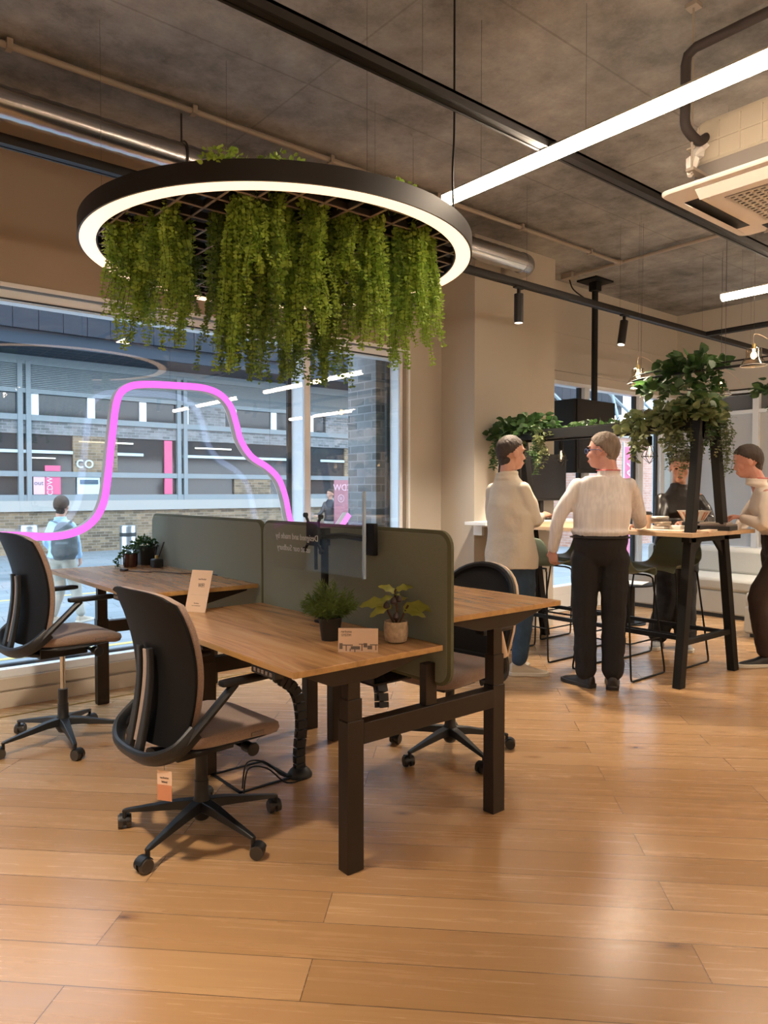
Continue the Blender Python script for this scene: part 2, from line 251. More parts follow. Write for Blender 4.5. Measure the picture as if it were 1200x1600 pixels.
# ---------------------------------------------------------------- mesh builder
def rot_to(d):
    return Vector((0, 0, 1)).rotation_difference(Vector(d).normalized()).to_matrix()
class MB:
    def __init__(s): s.v = []; s.f = []; s.m = []; s.k = 0
    def add(s, vs, fs):
        o = len(s.v); s.v += [tuple(v) for v in vs]; s.f += [tuple(i+o for i in f) for f in fs]; s.m += [s.k]*len(fs); return s
    def box(s, c, d, R=None):
        h = [x/2 for x in d]; vs = [Vector((x*h[0], y*h[1], z*h[2])) for x in (-1, 1) for y in (-1, 1) for z in (-1, 1)]
        if R is not None: vs = [R @ v for v in vs]
        c = Vector(c); return s.add([v+c for v in vs], [(0, 1, 3, 2), (4, 6, 7, 5), (0, 4, 5, 1), (2, 3, 7, 6), (0, 2, 6, 4), (1, 5, 7, 3)])
    def bb(s, a, b):
        return s.box([(a[i]+b[i])/2 for i in range(3)], [abs(b[i]-a[i]) for i in range(3)])
    def loft(s, rings, cap=True, closed=False):
        n = len(rings[0]); vs = [p for r in rings for p in r]; fs = []
        K = len(rings)
        for i in range(K if closed else K-1):
            for j in range(n):
                fs.append((i*n+j, i*n+(j+1) % n, ((i+1) % K)*n+(j+1) % n, ((i+1) % K)*n+j))
        if cap and not closed: fs.append(tuple(range(n))[::-1]); fs.append(tuple((K-1)*n+j for j in range(n)))
        return s.add(vs, fs)
    def cyl(s, a, b, r0, r1=None, n=16):
        r1 = r0 if r1 is None else r1; a = Vector(a); b = Vector(b); R = rot_to(b-a)
        return s.loft([[p+R @ Vector((r*math.cos(2*PI*j/n), r*math.sin(2*PI*j/n), 0)) for j in range(n)] for p, r in ((a, r0), (b, r1))])
    def tube(s, pts, r, n=8, closed=False, sq=1.0):
        pts = [Vector(p) for p in pts]; K = len(pts); rs = r if isinstance(r, (list, tuple)) else [r]*K
        T = []
        for i in range(K):
            a = pts[(i-1) % K] if (closed or i) else pts[0]; b = pts[(i+1) % K] if (closed or i < K-1) else pts[-1]
            T.append((b-a).normalized() if (b-a).length > 1e-9 else Vector((0, 0, 1)))
        up = Vector((0, 0, 1)) if abs(T[0].z) < .9 else Vector((1, 0, 0)); u = T[0].cross(up).normalized(); rings = []
        for i in range(K):
            u = (u-T[i]*u.dot(T[i])).normalized(); w = T[i].cross(u)
            rings.append([pts[i]+(u*math.cos(2*PI*j/n)+w*sq*math.sin(2*PI*j/n))*rs[i] for j in range(n)])
        return s.loft(rings, True, closed)
    def lathe(s, prof, c=(0, 0, 0), n=24, ring=False):
        c = Vector(c); return s.loft(closed=ring, cap=not ring, rings=[[c+Vector((r*math.cos(2*PI*j/n), r*math.sin(2*PI*j/n), z)) for j in range(n)] for r, z in prof])
    def prism(s, poly, a, b, ax='Y'):
        def P(u, v, w): return {'X': (w, u, v), 'Y': (u, w, v), 'Z': (u, v, w)}[ax]
        return s.loft([[Vector(P(u, v, w)) for u, v in poly] for w in (a, b)])
    def ell(s, c, r, R=None, n=16, m=10):
        c = Vector(c); rings = []
        for i in range(m+1):
            t = PI*i/m; t = min(max(t, .03), PI-.03); ring = []
            for j in range(n):
                v = Vector((r[0]*math.sin(t)*math.cos(2*PI*j/n), r[1]*math.sin(t)*math.sin(2*PI*j/n), -r[2]*math.cos(t)))
                ring.append(c+(R @ v if R is not None else v))
            rings.append(ring)
        return s.loft(rings)
    def mesh(s, name, mats, smooth=True, ang=35):
        me = bpy.data.meshes.new(name); me.from_pydata(s.v, [], s.f)
        for m_ in (mats if isinstance(mats, (list, tuple)) else [mats]): me.materials.append(m_)
        me.polygons.foreach_set('material_index', s.m)
        bm = bmesh.new(); bm.from_mesh(me); bmesh.ops.recalc_face_normals(bm, faces=bm.faces); bm.to_mesh(me); bm.free()
        if smooth:
            me.polygons.foreach_set('use_smooth', [True]*len(me.polygons)); me.set_sharp_from_angle(angle=math.radians(ang))
        me.update(); return me
    def build(s, name, mats, parent=None, loc=None, rz=0, bevel=0, smooth=True, ang=35, sub=0):
        o = bpy.data.objects.new(name, s.mesh(name, mats, smooth, ang)); COL.objects.link(o)
        if parent: o.parent = parent
        if loc is not None: o.location = loc
        o.rotation_euler = (0, 0, rz)
        if bevel:
            b = o.modifiers.new('bevel', 'BEVEL'); b.width = bevel; b.segments = 2; b.limit_method = 'ANGLE'; b.angle_limit = math.radians(50)
        if sub:
            b = o.modifiers.new('sub', 'SUBSURF'); b.levels = sub; b.render_levels = sub
        return o
def tag(o, label=None, cat=None, group=None, kind=None):
    if label: o['label'] = label
    if cat: o['category'] = cat
    if group: o['group'] = group
    if kind: o['kind'] = kind
    return o
def thing(name, label, cat, loc=(0, 0, 0), rz=0, group=None):
    o = bpy.data.objects.new(name, None); COL.objects.link(o); o.location = loc; o.rotation_euler = (0, 0, rz); o.empty_display_size = .1
    return tag(o, label, cat, group)
def copy_tree(o, parent=None, loc=None, rz=None, label=None, group=None, sc=None):
    c = o.copy(); COL.objects.link(c); c.parent = parent
    if loc is not None: c.location = loc
    if rz is not None: c.rotation_euler = (0, 0, rz)
    if sc: c.scale = sc
    if label: c['label'] = label
    if group: c['group'] = group
    for ch in [x for x in KIDS(o)]: copy_tree(ch, c)
    return c
def KIDS(o): return [x for x in list(COL.objects) if x.parent == o]
def struct(name, mb, m, **k): return tag(mb.build(name, m, **k), kind='structure')
def rrect(w, h, r, n=6, cx=0, cy=0):
    pts = []
    for sx, sy, a0 in ((1, -1, -PI/2), (1, 1, 0), (-1, 1, PI/2), (-1, -1, PI)):
        for i in range(n+1):
            a = a0+PI/2*i/n; pts.append((cx+sx*(w/2-r)+r*math.cos(a), cy+sy*(h/2-r)+r*math.sin(a)))
    return pts
def spline(P, n=8, closed=False):
    P = [Vector(p) for p in P]; out = []; K = len(P)
    for i in range(K if closed else K-1):
        if closed: a, b, c, d = (P[(i+q) % K] for q in (-1, 0, 1, 2))
        else: a, b, c, d = P[max(i-1, 0)], P[i], P[i+1], P[min(i+2, K-1)]
        for j in range(n):
            t = j/n; out.append(.5*((2*b)+(c-a)*t+(2*a-5*b+4*c-d)*t*t+(3*b-a-3*c+d)*t**3))
    if not closed: out.append(P[-1])
    return out
def text(s, size, m, parent, loc, R, name='lettering', flip=False, ext=.0004, align='CENTER'):
    cu = bpy.data.curves.new(name, 'FONT'); cu.body = s; cu.size = size; cu.extrude = ext; cu.align_x = align; cu.align_y = 'CENTER'; cu.resolution_u = 3
    o = bpy.data.objects.new(name, cu); COL.objects.link(o)
    dg = bpy.context.evaluated_depsgraph_get(); me = bpy.data.meshes.new_from_object(o.evaluated_get(dg)); bpy.data.objects.remove(o)
    if flip:
        for v in me.vertices: v.co.x = -v.co.x
    me.materials.clear(); me.materials.append(m)
    o = bpy.data.objects.new(name, me); COL.objects.link(o); o.parent = parent
    o.matrix_local = Matrix.Translation(Vector(loc)) @ R.to_4x4()
    return o
def axes(x, y):      # rotation whose local x,y map to given world vectors
    x = Vector(x).normalized(); y = Vector(y).normalized(); z = x.cross(y)
    return Matrix(((x.x, y.x, z.x), (x.y, y.y, z.y), (x.z, y.z, z.z)))
def remesh(mb, voxel, name, mats, it=6, wrinkle=None):
    me = mb.mesh(name, mats); o = bpy.data.objects.new('temporary', me); COL.objects.link(o)
    r = o.modifiers.new('r', 'REMESH'); r.mode = 'VOXEL'; r.voxel_size = voxel; r.use_smooth_shade = True
    s_ = o.modifiers.new('s', 'SMOOTH'); s_.iterations = it; s_.factor = .5
    dg = bpy.context.evaluated_depsgraph_get(); out = bpy.data.meshes.new_from_object(o.evaluated_get(dg)); bpy.data.objects.remove(o)
    out.name = name
    if wrinkle:
        amp, sx, sz = wrinkle; ns = [v.normal.copy() for v in out.vertices]
        for v, n_ in zip(out.vertices, ns):
            p = v.co; q = Vector((p.x*sx, p.y*sx, p.z*sz)); d = noise.noise(q)+.6*noise.noise(q*2.1+Vector((3, 1, 2)))
            v.co = p+n_*(amp*d)
    out.polygons.foreach_set('use_smooth', [True]*len(out.polygons)); out.update()
    return out
def addmesh(name, me, parent):
    o = bpy.data.objects.new(name, me); COL.objects.link(o); o.parent = parent; return o
# leaves
def leaf(mb, p, d, n, L, w, fold=.15, heart=False):
    p = Vector(p); d = Vector(d).normalized(); n = Vector(n); n = (n-d*n.dot(d)); n = n.normalized() if n.length > 1e-4 else d.orthogonal().normalized(); s = d.cross(n)
    if heart:
        vs = [p, p+d*L*.15+s*w*.42-n*fold*L*.2, p+d*L*.42+s*w*.5-n*fold*L*.3, p+d*L*.78+s*w*.25-n*fold*L*.7, p+d*L-n*fold*L*1.1, p+d*L*.78-s*w*.25-n*fold*L*.7, p+d*L*.42-s*w*.5-n*fold*L*.3, p+d*L*.15-s*w*.42-n*fold*L*.2, p+d*L*.45+n*fold*L*.15]
        mb.add(vs, [(0, 1, 2, 8), (8, 2, 3, 4), (8, 4, 5, 6), (0, 8, 6, 7)])
    else:
        vs = [p, p+d*L*.45+s*w*.5-n*fold*w, p+d*L, p+d*L*.45-s*w*.5-n*fold*w]
        mb.add(vs, [(0, 1, 2, 3)])
def rdir(rnd, zmin=-1, zmax=1):
    z = rnd.uniform(zmin, zmax); a = rnd.uniform(0, 2*PI); r = math.sqrt(max(0, 1-z*z)); return Vector((r*math.cos(a), r*math.sin(a), z))
# ================================================================ ROOM SHELL
XE = 9.55; WY = 5.2
struct('floor', MB().bb((-3, -4, -.12), (XE+.3, WY+.02, 0)), M['floor'], smooth=False)
struct('ceiling', MB().bb((-3, -4, CZ), (XE+.3, WY+.3, CZ+.25)), M['ceiling'], smooth=False)
struct('wall_back', MB().bb((-3, -4.25, 0), (XE+.3, -4, CZ)), M['wall'])
struct('wall_left', MB().bb((-3.25, -4, 0), (-3, WY+.3, CZ)), M['wall'])
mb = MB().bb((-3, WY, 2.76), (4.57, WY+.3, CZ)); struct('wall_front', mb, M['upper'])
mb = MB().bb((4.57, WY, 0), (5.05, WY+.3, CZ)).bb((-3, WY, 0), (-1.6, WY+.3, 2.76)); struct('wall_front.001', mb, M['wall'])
struct('column', MB().bb((5.03, 4.75, 0), (6.24, WY+.32, CZ)), M['wall'])
COL.objects['column'].name = 'wall_column'
mb = MB().bb((6.24, WY, 2.70), (XE+.3, WY+.3, CZ)); struct('wall_front.002', mb, M['wall'])
struct('trim_1', MB().bb((6.24, WY-.035, 2.80), (XE, WY, 2.835)).bb((6.24, WY-.006, 3.235), (XE, WY, 3.247)), M['wall'])
struct('trim_2', MB().bb((-1.6, WY-.012, 2.735), (4.61, WY, 2.765)).bb((4.585, WY-.012, .2), (4.61, WY, 2.74)), M['white'], bevel=.003)
# low sill build-up under the big window
struct('baseboard_front', MB().bb((-3, WY-.012, 0), (4.57, WY+.02, .10)).bb((-3, WY+.02, .0), (4.57, WY+.3, .19)).bb((-3, WY+.004, .112), (4.57, WY+.022, .19)), M['sill'], bevel=.004)
struct('trim_3', MB().bb((-3, 4.985, 0), (4.95, 5.003, .004)), M['brass'])
# window 1 : white frame, mullion, two panes
w1 = thing('window_1', None, None); tag(w1, kind='structure')
f = MB().bb((-1.6, 5.23, .19), (4.57, 5.36, .245)).bb((-1.6, 5.26, 2.655), (4.57, 5.36, 2.735)).bb((3.42, WY, .24), (3.48, 5.44, 2.66)).bb((4.50, WY+.02, .24), (4.535, 5.38, 2.66)).bb((4.535, WY+.055, .24), (4.585, 5.36, 2.74)).bb((-1.6, 5.2, .2), (-1.5, 5.36, 2.74))
f.build('window_frame', M['white'], w1, bevel=.004)
g = MB().bb((3.385, 5.41, .25), (3.425, 5.44, 2.65)).bb((4.46, 5.36, .25), (4.50, 5.39, 2.65)).bb((-1.5, 5.255, 2.668), (4.5, 5.262, 2.68)).bb((-1.5, 5.30, .244), (4.5, 5.34, .262))
g.build('gasket', M['gasket'], w1)
MB().bb((-1.5, 5.222, .25), (3.42, 5.234, 2.66)).build('window_pane', M['glass'], w1, smooth=False)
MB().bb((3.48, 5.222, .25), (4.50, 5.234, 2.66)).build('window_pane', M['glass'], w1, smooth=False)
# window 2 : behind the high table
w2 = thing('window_2', None, None); tag(w2, kind='structure')
f = MB().bb((6.24, WY, .2), (XE, 5.32, .3)).bb((6.24, WY+.01, 2.655), (XE, 5.34, 2.71))
for x in (7.42, 8.62, 9.16): f.bb((x, WY, .3), (x+.10, 5.33, 2.66))
f.bb((6.24, WY, 0), (XE, 5.3, .2)); f.build('window_frame', M['white'], w2, bevel=.004)
g = MB()
for x in (7.37, 8.57, 9.12): g.bb((x, 5.25, .3), (x+.05, 5.29, 2.66))
g.build('gasket', M['gasket'], w2)
for a, b in ((6.24, 7.38), (7.52, 8.58), (8.72, 9.13), (9.26, XE)): MB().bb((a, 5.27, .3), (b, 5.28, 2.66)).build('window_pane', M['glass'], w2, smooth=False)
# right wall with blinds
struct('wall_right', MB().bb((XE, -4, 2.70), (XE+.3, WY+.3, CZ)).bb((XE, -4, 0), (XE+.3, WY+.3, .66)).bb((XE, -4, .66), (XE+.3, -.5, 2.7)).bb((XE, 5.0, .66), (XE+.3, WY+.3, 2.7)), M['wall'])
w3 = thing('window_3', None, None); tag(w3, kind='structure')
f = MB().bb((XE-.03, -.5, 2.655), (XE+.1, 5.02, 2.71)).bb((XE-.02, -.5, 2.41), (XE+.1, 5.02, 2.46)).bb((XE-.03, -.5, .62), (XE+.1, 5.02, .70))
for y in (4.96, 4.12, 3.05, 1.95, .8, -.5): f.bb((XE-.03, y-.04, .66), (XE+.1, y+.04, 2.68))
f.build('window_frame', M['white'], w3, bevel=.004)
MB().bb((XE+.04, -.5, 2.45), (XE+.05, 5.0, 2.66)).build('window_pane', M['greyglass'], w3, smooth=False)
for a, b in ((4.16, 4.92), (3.09, 4.08), (1.99, 3.01), (.84, 1.91), (-.46, .76)): MB().bb((XE+.02, a, .70), (XE+.03, b, 2.42)).build('blind', M['blind'], w3, smooth=False)
# ================================================================ STREET
GZ = -.25
struct('street_ground', MB().bb((-60, 5.5, GZ-.2), (80, 60, GZ)), M['street'], smooth=False); COL.objects['street_ground'].name = 'pavement'
y1 = MB()
for yy in (7.85, 12.1): y1.bb((-20, yy, GZ), (16, yy+.09, GZ+.004))
tag(y1.build('road_line', M['yellow']), 'pair of thin yellow lines painted along the grey street paving', 'road marking')
# brick pier outside the window jamb
struct('wall_outer', MB().bb((4.44, 5.50, GZ), (6.3, 5.95, 3.2)), M['brickgrey'])
struct('wall_outer.001', MB().bb((-30, 5.5, 2.9), (30, 5.8, 5)), M['soffit'])
# the building opposite
FY = 20.6
bd = thing('office_building', 'long grey framed building across the street over a low brick wall', 'building', (4, FY, GZ))
def B(a, b): return ((a[0]-4, a[1]-FY, a[2]-GZ), (b[0]-4, b[1]-FY, b[2]-GZ))
def bmk(name, m, boxes, **k):
    q = MB()
    for a, b in boxes: q.bb(*B(a, b))
    return q.build(name, M[m], bd, **k)
XL, XR = -22, 30
bmk('brick_base', 'brick', [((XL, FY, GZ), (XR, FY+.4, .88))])
bmk('coping', 'stone', [((XL, FY-.08, .88), (XR, FY+.4, 1.16))])
fr = [((XL, FY-.05, 1.16), (XR, FY+.1, 1.32)), ((XL, FY-.05, 1.80), (XR, FY+.1, 1.94)), ((XL, FY-.05, 3.27), (XR, FY+.1, 3.42)), ((XL, FY-.05, 3.98), (XR, FY+.1, 4.10)), ((XL, FY-.05, 4.72), (XR, FY+.1, 4.96))]
x = 4.68-4.33*6
while x < XR:
    fr += [((x, FY-.07, 1.16), (x+.12, FY+.12, 4.8)), ((x+.20, FY-.07, 1.16), (x+.32, FY+.12, 4.8))]; x += 4.33
bmk('facade_frame', 'greyframe', fr)
bmk('glazing', 'shopglass', [((XL, FY+.06, 1.3), (XR, FY+.1, 3.98))], smooth=False)
bmk('brick_band', 'brickgrey', [((XL, FY+.02, 2.92), (XR, FY+.5, 3.28)), ((9.4, FY-.02, 3.4), (10.6, FY+.5, 4.0)), ((14.4, FY-.02, 3.4), (30, FY+.5, 4.0))])
pp = []
for k in range(30):
    xx = XL+.9+k*1.45
    pp.append(((xx, FY+.0, 3.42), (xx+.2, FY+.08, 3.98)))
bmk('window_post', 'white', pp)
sh = [((XL, FY+.05, 4.1), (XR, FY+.12, 4.72))]; bmk('shutter_box', 'greyframe', sh)
sh = [((XL, FY-.01, 4.12+.047*k), (XR, FY+.06, 4.145+.047*k)) for k in range(13)]; bmk('louvre', 'greyframe', sh)
bmk('soffit', 'soffit', [((XL, FY-1.6, 4.95), (XR, FY+.3, 5.31))])
bmk('cladding', 'bluepanel', [((XL+.57*k, FY-1.75, 5.3), (XL+.57*k+.555, FY+.3, 10)) for k in range(int((XR-XL)/.57))])
bmk('inner_brick_pier', 'brick', [((6.05, FY-.02, 1.94), (7.25, FY+.05, 2.92)), ((10.9, FY-.02, 1.32), (12.2, FY+.05, 1.8)), ((15.2, FY-.02, 1.94), (15.9, FY+.05, 2.92))])
bmk('shelf_band', 'bluepaper', [((4.2+5*i, FY-.01, 2.42), (8.0+5*i, FY+.04, 2.50)) for i in range(-2, 4)])
lt = bmk('interior_light', 'striplight', [((6.2, FY-.02, 2.75), (7.7, FY+.03, 2.79)), ((9.6, FY-.02, 2.7), (10.8, FY+.03, 2.74)), ((5.0, FY-.02, 2.28), (5.6, FY+.03, 2.31))]); tag(lt, 'glowing strip lights')
pb = bmk('poster', 'pinkpale', [((5.04, FY-.03, 1.33), (5.32, FY+.02, 1.80))]); text('out', .17, M['navy'], pb, (1.17, -.035, 1.88), axes((1, 0, 0), (0, 0, 1)))
pb = bmk('poster', 'pink', [((5.33, FY-.03, 1.33), (5.72, FY+.02, 1.80)), ((5.33, FY-.03, 1.95), (5.72, FY+.02, 2.1))]); text('CDW', .2, M['bluepaper'], pb, (1.45, -.04, 1.80), axes((0, 0, 1), (-1, 0, 0)))
pb = bmk('poster', 'bluepaper', [((6.15, FY-.03, 1.33), (6.75, FY+.02, 1.79))]); MB().bb((2.22, -.05, 1.86), (2.70, -.03, 1.98)).build('poster_heading', M['navy'], pb)
pb = bmk('poster', 'pink', [((8.62, FY-.03, 1.33), (8.86, FY+.02, 2.9))])
pb = bmk('poster', 'yellowsign', [((15.55, FY-.03, 1.33), (16.1, FY+.02, 2.3))])
text('co', .5, M['bluepaper'], bd, (2.35, -.05, 2.45), axes((1, 0, 0), (0, 0, 1)), name='window_lettering')
# far red brick building to the right
rb = thing('brick_building', 'red brick building with pale roof edge seen past the high table', 'building', (22, 12.5, GZ))
MB().bb((-4, 0, 0), (9, 4, 3.3)).build('brick_wall', M['brickred'], rb)
MB().bb((-4.1, -.1, 3.3), (9.1, 4, 3.5)).build('roof_edge', M['stone'], rb)
MB().bb((-3.2, -.04, 0), (-2.2, .1, 2.1)).bb((2.0, -.04, 0), (3.0, .1, 2.1)).build('door_panel', M['bluepanel'], rb)
r_ = MB()
for k in range(8): r_.tube([(-4+1.7*k, 0, 3.5), (-2.8+1.7*k, 1.2, 5.2)], .05, 6).tube([(-4+1.7*k, 0, 3.5), (-5.2+1.7*k, 1.2, 5.2)], .05, 6)
r_.tube([(-5, 1.2, 5.2), (9, 1.2, 5.2)], .06, 6).build('roof_truss', M['greyframe'], rb)
# pavement furniture
def bollard(x, y, r, h, lab):
    t = thing('bollard', lab, 'bollard', (x, y, GZ), group='steel bollards on the pavement outside')
    MB().lathe([(r, 0), (r, h*.97), (r*.95, h), (.01, h)], n=28).build('post', M['steel'], t)
    MB().lathe([(r*1.01, h*.80), (r*1.01, h*.87), (r*.9, h*.87), (r*.9, h*.80)], n=28, ring=True).build('band', M['gasket'], t)
bollard(3.55, 14.9, .175, 1.02, 'steel bollard left of the man in the light blue shirt')
bollard(4.97, 13.6, .15, 1.02, 'steel bollard just right of the pink neon curve')
bollard(11.0, 14.6, .17, 1.02, 'far steel bollard behind the acrylic sign')
bn = thing('banner', 'plum roll-up banner with large CDW lettering outside the second window', 'banner', (10.75, 15.0, GZ))
MB().bb((0, 0, .05), (.52, .02, 1.95)).build('banner_sheet', M['plumbanner'], bn)
MB().bb((-.02, -.08, 0), (.54, .10, .05)).build('foot', M['steel'], bn)
text('CDW', .24, M['pinkpale'], bn, (.26, -.012, 1.75), axes((1, 0, 0), (0, 0, 1)), flip=True)
r_ = MB(); r_.lathe([(.10, 0), (.10, .006), (.085, .006), (.085, 0)], n=24, ring=True)
o = r_.build('emblem', M['pinkpale'], bn); o.location = (.2, -.012, 1.48); o.rotation_euler = (PI/2, 0, 0)
text('lil', .15, M['pinkpale'], bn, (.2, -.012, 1.48), axes((1, 0, 0), (0, 0, 1)), flip=True)
bn = thing('banner', 'bright pink vertical banner seen behind the person in the black leather jacket', 'banner', (13.9, 8.6, GZ), .1)
MB().bb((-.25, 0, .3), (.25, .02, 2.6)).build('banner_sheet', M['pink'], bn)
MB().cyl((-.27, .01, 0), (-.27, .01, 2.7), .02).build('pole', M['steel'], bn)
text('CDW', .42, M['pinkpale'], bn, (0, -.012, 1.75), axes((0, 0, 1), (-1, 0, 0)))
# ================================================================ DESKS
def desk(name, label, side, y0, y1, top, legys, handset=True):
    """side -1 = left row (desktop X 1.29..2.007), +1 = right row (2.066..2.77)"""
    x0, x1 = (1.308, 2.005) if side < 0 else (2.064, 2.765)
    lx = 1.608 if side < 0 else 2.398
    t = thing(name, label, 'desk', (lx, (y0+y1)/2, 0)); oy = (y0+y1)/2
    h = .0225
    q = MB(); q.bb((x0-lx, y0-oy, top-h), (x1-lx, y1-oy, top-.0012)); d = q.build('desktop', M['deskedge'], t, bevel=.0015)
    MB().bb((x0-lx+.0008, y0-oy+.0008, top-.002), (x1-lx-.0008, y1-oy-.0008, top)).build('surface', M['desk'], d)
    for ly in legys:
        yy = ly-oy
        L = MB().bb((-.038, yy-.03, 0), (.038, yy+.03, .567)).build('leg', M['bronze'], t, bevel=.003)
        mid = .646 if top < .85 else .70
        MB().bb((-.033, yy-.026, .55), (.033, yy+.026, mid)).build('middle_column', M['bronze'], L, bevel=.002)
        MB().bb((-.028, yy-.021, .6), (.028, yy+.021, top-h-.02)).build('inner_column', M['bronze'], L, bevel=.002)
        tz = top-h
        MB().prism([(-.22, tz), (.36, tz), (.36, tz-.018), (.10, tz-.072), (-.10, tz-.072), (-.22, tz-.018)] if side < 0 else [(-.30, tz), (.30, tz), (.30, tz-.018), (.11, tz-.072), (-.11, tz-.072), (-.30, tz-.018)], yy-.025, yy+.025, 'Y').build('support_arm', M['bronze'], t, bevel=.002)
    MB().bb((-.03, legys[0]-oy, top-h-.075), (.03, legys[1]-oy, top-h-.03)).build('long_beam', M['bronze'], t, bevel=.002)
    if handset:
        c = MB().bb((x0-lx+.005, y0-oy+.13, top-h-.032), (x0-lx+.045, y0-oy+.30, top-h)).build('control_handset', M['plastic'], t, bevel=.004)
        q = MB()
        for k in range(5): q.bb((x0-lx+.002, y0-oy+.15+k*.028, top-h-.022), (x0-lx+.006, y0-oy+.165+k*.028, top-h-.010))
        q.build('button', M['papergrey'], c)
    return t
d1 = desk('height_adjustable_desk', 'nearest oak desk holding the grass pot and small price card', -1, 2.06, 3.49, .804, (2.14, 3.34))
d2 = desk('height_adjustable_desk', 'raised oak desk on the far side of the green partition', 1, 2.06, 3.49, .909, (2.14, 3.34), False)
d3 = desk('height_adjustable_desk', 'far raised oak desk by the window holding two small potted plants', -1, 3.515, 5.03, .905, (3.60, 4.90))
d4 = desk('height_adjustable_desk', 'oak desk hidden behind the far green partition panel', 1, 3.515, 5.03, .905, (3.60, 4.90), False)
def rail(y, lab):
    t = thing('cross_rail', lab, 'desk rail', (2.0, y, 0), group='rails joining the bench legs')
    MB().bb((-.355, -.03, .472), (.362, .03, .552)).build('rail_bar', M['bronze'], t, bevel=.003)
    MB().bb((-.03, -.02, .552), (.03, .02, .72)).build('tray_post', M['bronze'], t, bevel=.002)
rail(2.14, 'front dark bronze rail joining the two nearest desk legs'); rail(4.90, 'dark bronze rail joining desk legs beside the window')
rail(3.47, 'dark bronze rail in the middle of the bench desks')
# partitions
def partition(y0, y1, lab):
    t = thing('desk_partition', lab, 'partition', (2.035, (y0+y1)/2, .64), group='sage green felt desk partitions')
    w = y1-y0; poly = rrect(w, .605, .055, 6, 0, .3025)
    MB().prism(poly, -.016, .016, 'X').build('felt_panel', M['green'], t, bevel=.006)
    q = MB(); ring = [Vector((0, u, v)) for u, v in rrect(w-.002, .603, .055, 6, 0, .3025)]
    q.tube(ring, .0155, 6, True).build('piping', M['piping'], t)
    MB().bb((-.012, -w*.3, -.0), (.012, -w*.3+.05, .02)).build('clamp', M['bronze'], t)
partition(2.05, 3.49, 'nearest sage green felt partition between the facing desks')
partition(3.505, 5.05, 'farther sage green felt partition, by the big window')
# cable tray and cable chains
t = thing('cable_tray', 'black metal cable tray hanging under the near desk', 'cable tray', (2.03, 2.85, .58))
MB().bb((-.11, -.45, 0), (.11, .45, .008)).bb((-.11, -.45, 0), (-.102, .45, .11)).bb((.102, -.45, 0), (.11, .45, .11)).build('trough', M['bronze'], t)
MB().bb((-.09, -.40, .09), (.02, -.05, .125)).build('power_block', M['plastic'], t, bevel=.006)
def chain(name, lab, pts, foot=True, loc=(0, 0, 0)):
    t = thing(name, lab, 'cable chain', loc); P = spline(pts, 7); q = MB()
    for i in range(0, len(P)-1, 2):
        a = P[i]; b = P[min(i+2, len(P)-1)]; d = (b-a)
        R = rot_to(d); q.box((a+b)/2, (.052, .034, d.length*.86), R)
        q.box((a+b)/2, (.062, .012, d.length*.5), R)
    q.build('links', M['plastic'], t)
    q = MB().tube(P, .010, 8); q.build('cable', M['blackmat'], t)
    if foot: MB().lathe([(.062, 0), (.062, .012), (.05, .03), (.034, .045), (.01, .045)], (P[0].x, P[0].y, 0), 20).build('weighted_foot', M['plastic'], t)
    return t
chain('cable_chain', 'black segmented cable chain dropping from the near desk to the floor', [(0, 0, .01), (.0, .005, .12), (.01, .0, .28), (-.01, .02, .42), (-.10, .02, .50), (-.19, .0, .58), (-.20, 0, .70)], True, (1.95, 3.02, 0))
chain('cable_chain', 'black cable chain hanging below the middle of the bench', [(0, -.25, -.16), (.02, -.2, -.05), (.02, -.05, .02), (.03, .15, .03), (.0, .28, -.10)], False, (1.97, 2.65, .64))
P = spline([(1.62, 3.0, .03), (1.70, 3.1, .10), (1.80, 3.1, .08), (1.86, 3.02, .02), (1.95, 3.0, .02)], 8)
tag(MB().tube(P, .004, 6).tube([p+Vector((-.02, -.05, -.01)) for p in P], .004, 6).build('floor_cable', M['blackmat']), 'loose black cables curling from the chain foot under the desk', 'cable')
q = MB()
for a, b in (((1.62, 3.02), (1.9, 3.02)), ((1.62, 3.3), (1.9, 3.3)), ((1.62, 3.02), (1.62, 3.3)), ((1.9, 3.02), (1.9, 3.3))): q.bb((a[0]-.008, a[1]-.008, 0), (b[0]+.008, b[1]+.008, .006))
q.bb((1.632, 3.03, 0), (1.888, 3.29, .003)); q.m = [0]*24+[1]*6
tag(q.build('floor_box', [M['blackmat'], M['floor']]), 'recessed square floor socket hatch with dark rim under the near desk', 'floor box')
